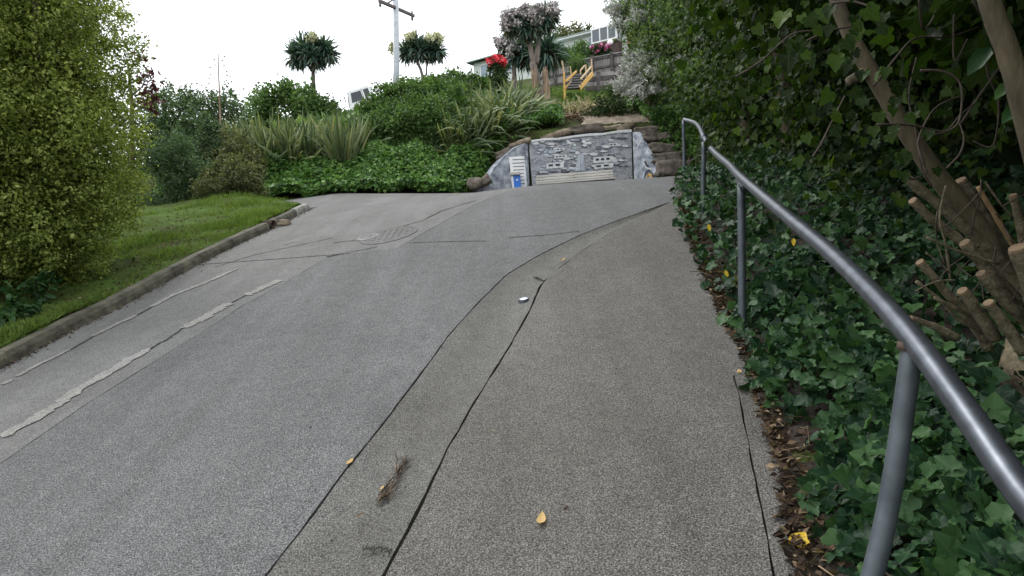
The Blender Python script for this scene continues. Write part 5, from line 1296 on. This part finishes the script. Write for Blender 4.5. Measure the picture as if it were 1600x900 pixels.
m = MB(); hbox(m, 1.78, 1.86, 0.04, .95, .02, .9)
sr = m.build('sunroom_side', M_GLASS, hs)
for b in (.06, .5, .95):
    m = MB(); hbox(m, 1.77, 1.89, b - .04, b + .04, .0, .92); m.build('sunroom_post', M_WHITE, sr)
m = MB(); hbox(m, .05, 1.8, .3, 1.02, -2.4, -.06); m.build('sunroom_base', M_DARKWALL, hs)
m = MB(); hbox(m, 2.2, 4.4, .97, 1.6, -4, .55); m.build('brick_wall', M_BRICK, hs)
m = MB(); c = at(953.5, 66, 43.5); n = Vector((-.35, -.9, .3)).normalized()
m.tube([c - n * .05, c - n * .03, c, c + n * .02], [.05, .14, .20, .21], 16); dsh = m.build('satellite_dish', M_WHITE, hs, True)
m = MB(); m.tube([c, c + n * .25 - Vector((0, 0, .12))], .012, 6); m.tube([c - n * .05, c - n * .2 - Vector((0, 0, .3))], .025, 6); m.build('dish_arm', M_DARKWALL, dsh)
# house on the left, mostly hidden
O = at(728, 97, 48); yaw = math.radians(35); e1 = Vector((math.cos(yaw), -math.sin(yaw), 0)); e2 = Vector((math.sin(yaw), math.cos(yaw), 0))
hl = thing('house', 'low house with a grey-green roof behind the red flowers', 'house', hp(2, 3, -4))
m = MB(); hbox(m, .3, 6.2, .5, 5, -5, -.05); m.build('wall', M_HOUSE, hl)
m = MB(); m.add([hp(0, 0, 0), hp(6.6, 0, 0), hp(6.6, 2.8, .55), hp(0, 2.8, .55), hp(6.6, 5.5, 0), hp(0, 5.5, 0), hp(0, 0, -.09), hp(6.6, 0, -.09), hp(6.6, 5.5, -.09), hp(0, 5.5, -.09)], [(0, 1, 2, 3), (3, 2, 4, 5), (6, 7, 1, 0), (5, 4, 8, 9), (0, 3, 5, 9, 6), (1, 7, 8, 4, 2)]); m.build('roof', M_ROOF, hl)
hs_ = hs; hs = hl; hwin(1.0, 2.4, -1.3, -.4, .48, 2); hwin(3.2, 4.2, -1.3, -.4, .48, 1)

# ================================================================== TRUCK
O = at(548.2, 172, 42); tilt = math.radians(17)
t1 = Vector((math.cos(tilt), .12, math.sin(tilt))).normalized(); t2 = Vector((-.12, 1, 0)).normalized(); t3 = t1.cross(t2).normalized()
if t3.z < 0: t3 = -t3
def tp(a, b, c): return O + t1 * a + t2 * b + t3 * c
def tslab(m, prof, b0, b1): m.slab([tp(a, b0, c) for a, c in prof], t2 * (b1 - b0))
tk = thing('truck', 'white truck cab parked nose-down on the steep street behind hedges', 'truck', tp(1.5, .8, -1.5))
m = MB(); tslab(m, [(0, -.9), (1.72, -.9), (1.72, 1.02), (1.5, 1.22), (.22, 1.22), (.02, .38)], 0, 1.75); m.build('cab', M_WHITE, tk, False, .03)
m = MB(); tslab(m, [(.24, .40), (1.0, .40), (1.0, 1.02), (.34, 1.02)], -.012, .02); dr_ = m.build('side_window', M_TINT, tk)
m = MB(); tslab(m, [(1.16, .5), (1.52, .5), (1.50, 1.03), (1.16, 1.03)], -.012, .02); m.build('rear_window', M_TINT, tk)
m = MB(); tslab(m, [(1.05, -.8), (1.075, -.8), (1.075, 1.1), (1.05, 1.1)], -.006, .01); m.build('door_seam', M_DARKLINE, tk)
m = MB(); m.add([tp(.005, .12, .42), tp(.005, 1.63, .42), tp(.19, 1.63, 1.16), tp(.19, .12, 1.16), tp(-.03, .12, .42), tp(-.03, 1.63, .42), tp(.15, 1.63, 1.17), tp(.15, .12, 1.17)], [(4, 5, 6, 7), (0, 1, 5, 4), (1, 2, 6, 5), (2, 3, 7, 6), (3, 0, 4, 7)]); m.build('windscreen', M_TINT, tk)
m = MB(); m.box(tp(-.12, -.18, .72), t1 * .03, t2 * .09, t3 * .17); m.tube([tp(.05, 0, .9), tp(-.12, -.16, .86)], .015, 6); m.build('wing_mirror', M_DARKLINE, tk)
m = MB(); m.box(tp(3.6, .87, -.35), t1 * 1.75, t2 * .9, t3 * .07); m.build('deck', M_STEEL, tk)
m = MB(); m.box(tp(2.2, .87, -.62), t1 * 2.9, t2 * .4, t3 * .1); m.build('chassis', M_TYRE, tk)
m = MB(); m.box(tp(1.95, .87, .1), t1 * .04, t2 * .85, t3 * .45); m.build('headboard', M_STEEL, tk)
m = MB(); tslab(m, [(.1, .05), (.9, .05), (.9, .12), (.1, .12)], -.01, .01); m.build('door_stripe', M_BENCH, tk)
for a in (.75, 4.3):
    for b in (.02, 1.5):
        m = MB(); m.tube([tp(a, b, -.95), tp(a, b + .24, -.95)], .38, 18); w_ = m.build('wheel', M_TYRE, tk)
        m = MB(); m.tube([tp(a, b - .01, -.95), tp(a, b + .05, -.95)], .2, 14); m.build('rim', M_STEEL, w_)

# ================================================================== SMALL THINGS ON THE ROAD
p = gnd(608, 367); mh = thing('manhole_cover', 'round worn manhole cover set in the pale concrete lane', 'manhole cover', p)
def on_road(x, y, h=.0): return Vector((x, y, float(G(x, y)) + h))
def disc(parent, name, c, r0, r1, h0, h1, mat, seg=28):
    m = MB()
    for k in range(seg):
        a, b = 6.2832 * k / seg, 6.2832 * (k + 1) / seg
        q = lambda r, t, h: on_road(c.x + r * math.cos(t), c.y + r * math.sin(t), h)
        m.add([q(r0, a, h1), q(r1, a, h1), q(r1, b, h1), q(r0, b, h1), q(r1, a, h0), q(r1, b, h0)], [(0, 1, 2, 3), (1, 4, 5, 2)])
    return m.build(name, mat, parent)
disc(mh, 'frame', p, .30, .345, -.01, .006, M_LANE); cv = disc(mh, 'cover', p, .0, .292, -.01, .005, M_LANE)
for i in range(-3, 4):
    for j in range(-3, 4):
        if i * i + j * j < 10.5:
            m = MB(); c = on_road(p.x + i * .075, p.y + j * .075, .006); m.box(c, (.027, 0, .027 * CROSS), (0, .027, .027 * .3), (0, 0, .002)); m.build('stud', M_LANE, cv)
p = gnd(575, 371); vc = thing('valve_cover', 'small square-ish valve lid beside the round manhole cover', 'valve cover', p)
disc(vc, 'frame', p, .10, .14, -.01, .010, M_PATCH, 10); disc(vc, 'lid', p, 0, .097, -.01, .007, M_IRON, 10)
p = gnd(818, 468); sd_ = thing('survey_disc', 'small round metal survey disc in the concrete channel', 'disc', p)
disc(sd_, 'plate', p, 0, .034, -.03, .004, M_DISC, 18); disc(sd_, 'rim', p, .034, .04, -.03, .008, M_STEEL, 18)
# drain pipe through the kerb
x, y = to_xy(UP, float(vK(UP)) - .03); c = Vector((x, y, float(G(x, y)) + .065)); rd = Vector((CA, -SA, CROSS))
dp = thing('drain_pipe', 'rusty drain pipe end poking through the gap in the kerb', 'pipe', c)
m = MB(); n = 14; 
for k in range(n):
    a, b = 6.2832 * k / n, 6.2832 * (k + 1) / n; ux = Vector((SA, CA, .2)).normalized(); uz = Vector((0, 0, 1))
    q = lambda r, t, l: c + (ux * math.cos(t) + uz * math.sin(t)) * r + rd * l
    m.add([q(.062, a, -.5), q(.062, b, -.5), q(.062, b, .05), q(.062, a, .05), q(.05, a, .05), q(.05, b, .05), q(.05, b, -.5), q(.05, a, -.5)], [(0, 1, 2, 3), (3, 2, 5, 4), (4, 5, 6, 7)])
m.build('pipe', M_PIPE, dp, True)
m = MB(); m.slab([c + rd * -.12 + Vector((SA, CA, 0)) * s + Vector((0, 0, z)) for s, z in ((-.13, -.1), (.13, -.07), (.13, .085), (-.13, .06))], rd * -.05); m.build('surround', M_KERB2, dp)
x, y = to_xy(UP + .17, float(vK(UP)) + .09); me = rock_mesh(.16, .09, .12, 5); o = link('rock', me, M_ROCKW, None, True); o.location = on_road(x, y, .035); tag(o, 'small tan stone lying in the gutter beside the drain pipe', 'rock')

# fallen leaves, each its own thing
def curled(tpl_name, mat, px, py, s, ang, label, curl=.3, lift=.008, pts=None):
    V, Fc = [], []
    for i in range(7):
        t = i / 6; w = .23 * math.sin(math.pi * min(t * .92 + .08, 1)) ** .8
        V += [(-w, t - .5, .10 * w / .2 * curl + curl * (t - .5) ** 2), (0, t - .5, curl * (t - .5) ** 2), (w, t - .5, .10 * w / .2 * curl + curl * (t - .5) ** 2)]
    for i in range(6):
        b = i * 3; Fc += [(b, b + 1, b + 4), (b, b + 4, b + 3), (b + 1, b + 2, b + 5), (b + 1, b + 5, b + 4)]
    q = gnd(px, py)
    me = leaf_mesh('fallen_leaf', T(V, Fc), np.zeros((1, 3)), np.array([[0, 0, 1.]]), np.array([[math.sin(ang), math.cos(ang), .25]]), np.array([s]))
    o = link('fallen_leaf', me, mat); o.location = q + Vector((0, 0, lift)); tag(o, label, 'leaf', 'fallen leaves')
curled('leaf', L_TAN, 547, 724, .055, .35, 'pale tan leaf on the joint between road and channel', .4)
curled('leaf', L_TAN, 846, 817, .075, .2, 'curled orange-tan leaf alone on the footpath', .9)
curled('leaf', L_LITTER, 563, 808, .045, .9, 'small brown leaf in the channel below the twig litter', .5)
curled('leaf', L_TAN, 597, 765, .03, .4, 'tiny tan leaf touching the twig litter in the channel', .4)
curled('leaf', L_LITTER, 884, 796, .025, .8, 'tiny reddish leaf on the footpath right of the curled one', .3)
curled('leaf', L_LITTER, 1108, 352, .05, 1.0, 'dark brown leaf high on the footpath near the ivy', .3)
curled('leaf', L_TAN, 879, 408, .07, .8, 'dry leaf scrap in the channel at the bend', .8)
curled('leaf', L_TAN, 1155, 583, .05, .3, 'pale leaf at the cracked footpath edge', .4)
q = gnd(1243, 866)
o = link('fallen_leaf', unit_leaf('fallen_leaf', IVY, L_YELLOW, .1), None); o.location = q + Vector((.0, 0, .030)); o.rotation_euler = (.34, .10, -.9); o.scale = (.068,) * 3
tag(o, 'bright yellow lobed leaf at the footpath edge in the corner', 'leaf', 'fallen leaves')
A_ = [gnd(*q) for q in ((592, 784), (606, 764), (622, 738), (632, 714))]
n = 170; t = RNG.random(n); P = np.stack([np.interp(t, [0, .33, .66, 1], [a[k] for a in A_]) for k in range(3)], -1); P[:, :2] += RNG.normal(size=(n, 2)) * .014
P[:, 2] = G(P[:, 0], P[:, 1]) + .0 + RNG.random(n) * .012 - .012
D = np.array(A_[3] - A_[0]); D /= np.linalg.norm(D)
stuff(link('twig_litter', leaf_mesh('twig_litter', T([(-.04, 0, 0), (.04, 0, .02), (.02, 1, .03)], [(0, 1, 2)]), P, unit(RNG.normal(size=(n, 3)) * .4 + [0, 0, 1]), D + RNG.normal(size=(n, 3)) * [.45, .45, .05], RNG.uniform(.02, .085, n)), L_LITTER))
# grit and leaf scraps caught in the gutter and under the kerb
n = 900; u = RNG.uniform(-1, UK, n); v = vK(u) + .02 + RNG.exponential(.035, n); x, y = to_xy(u, v)
P = np.stack([x, y, G(x, y) + .004], -1)
stuff(link('gutter_grit', leaf_mesh('gutter_grit', OVAL, P, unit(RNG.normal(size=(n, 3)) * .4 + [0, 0, 1]), RNG.normal(size=(n, 3)) * [1, 1, .2], RNG.uniform(.012, .04, n)), L_LITTER))
n = 260; u = RNG.uniform(0, 8, n); v = vA(u) + RNG.normal(-.2, .25, n); x, y = to_xy(u, v)
P = np.stack([x, y, G(x, y) + .006], -1)
stuff(link('leaf_scraps', leaf_mesh('leaf_scraps', OVAL, P, unit(RNG.normal(size=(n, 3)) * .3 + [0, 0, 1]), RNG.normal(size=(n, 3)) * [1, 1, .2], RNG.uniform(.006, .018, n)), L_LITTER))
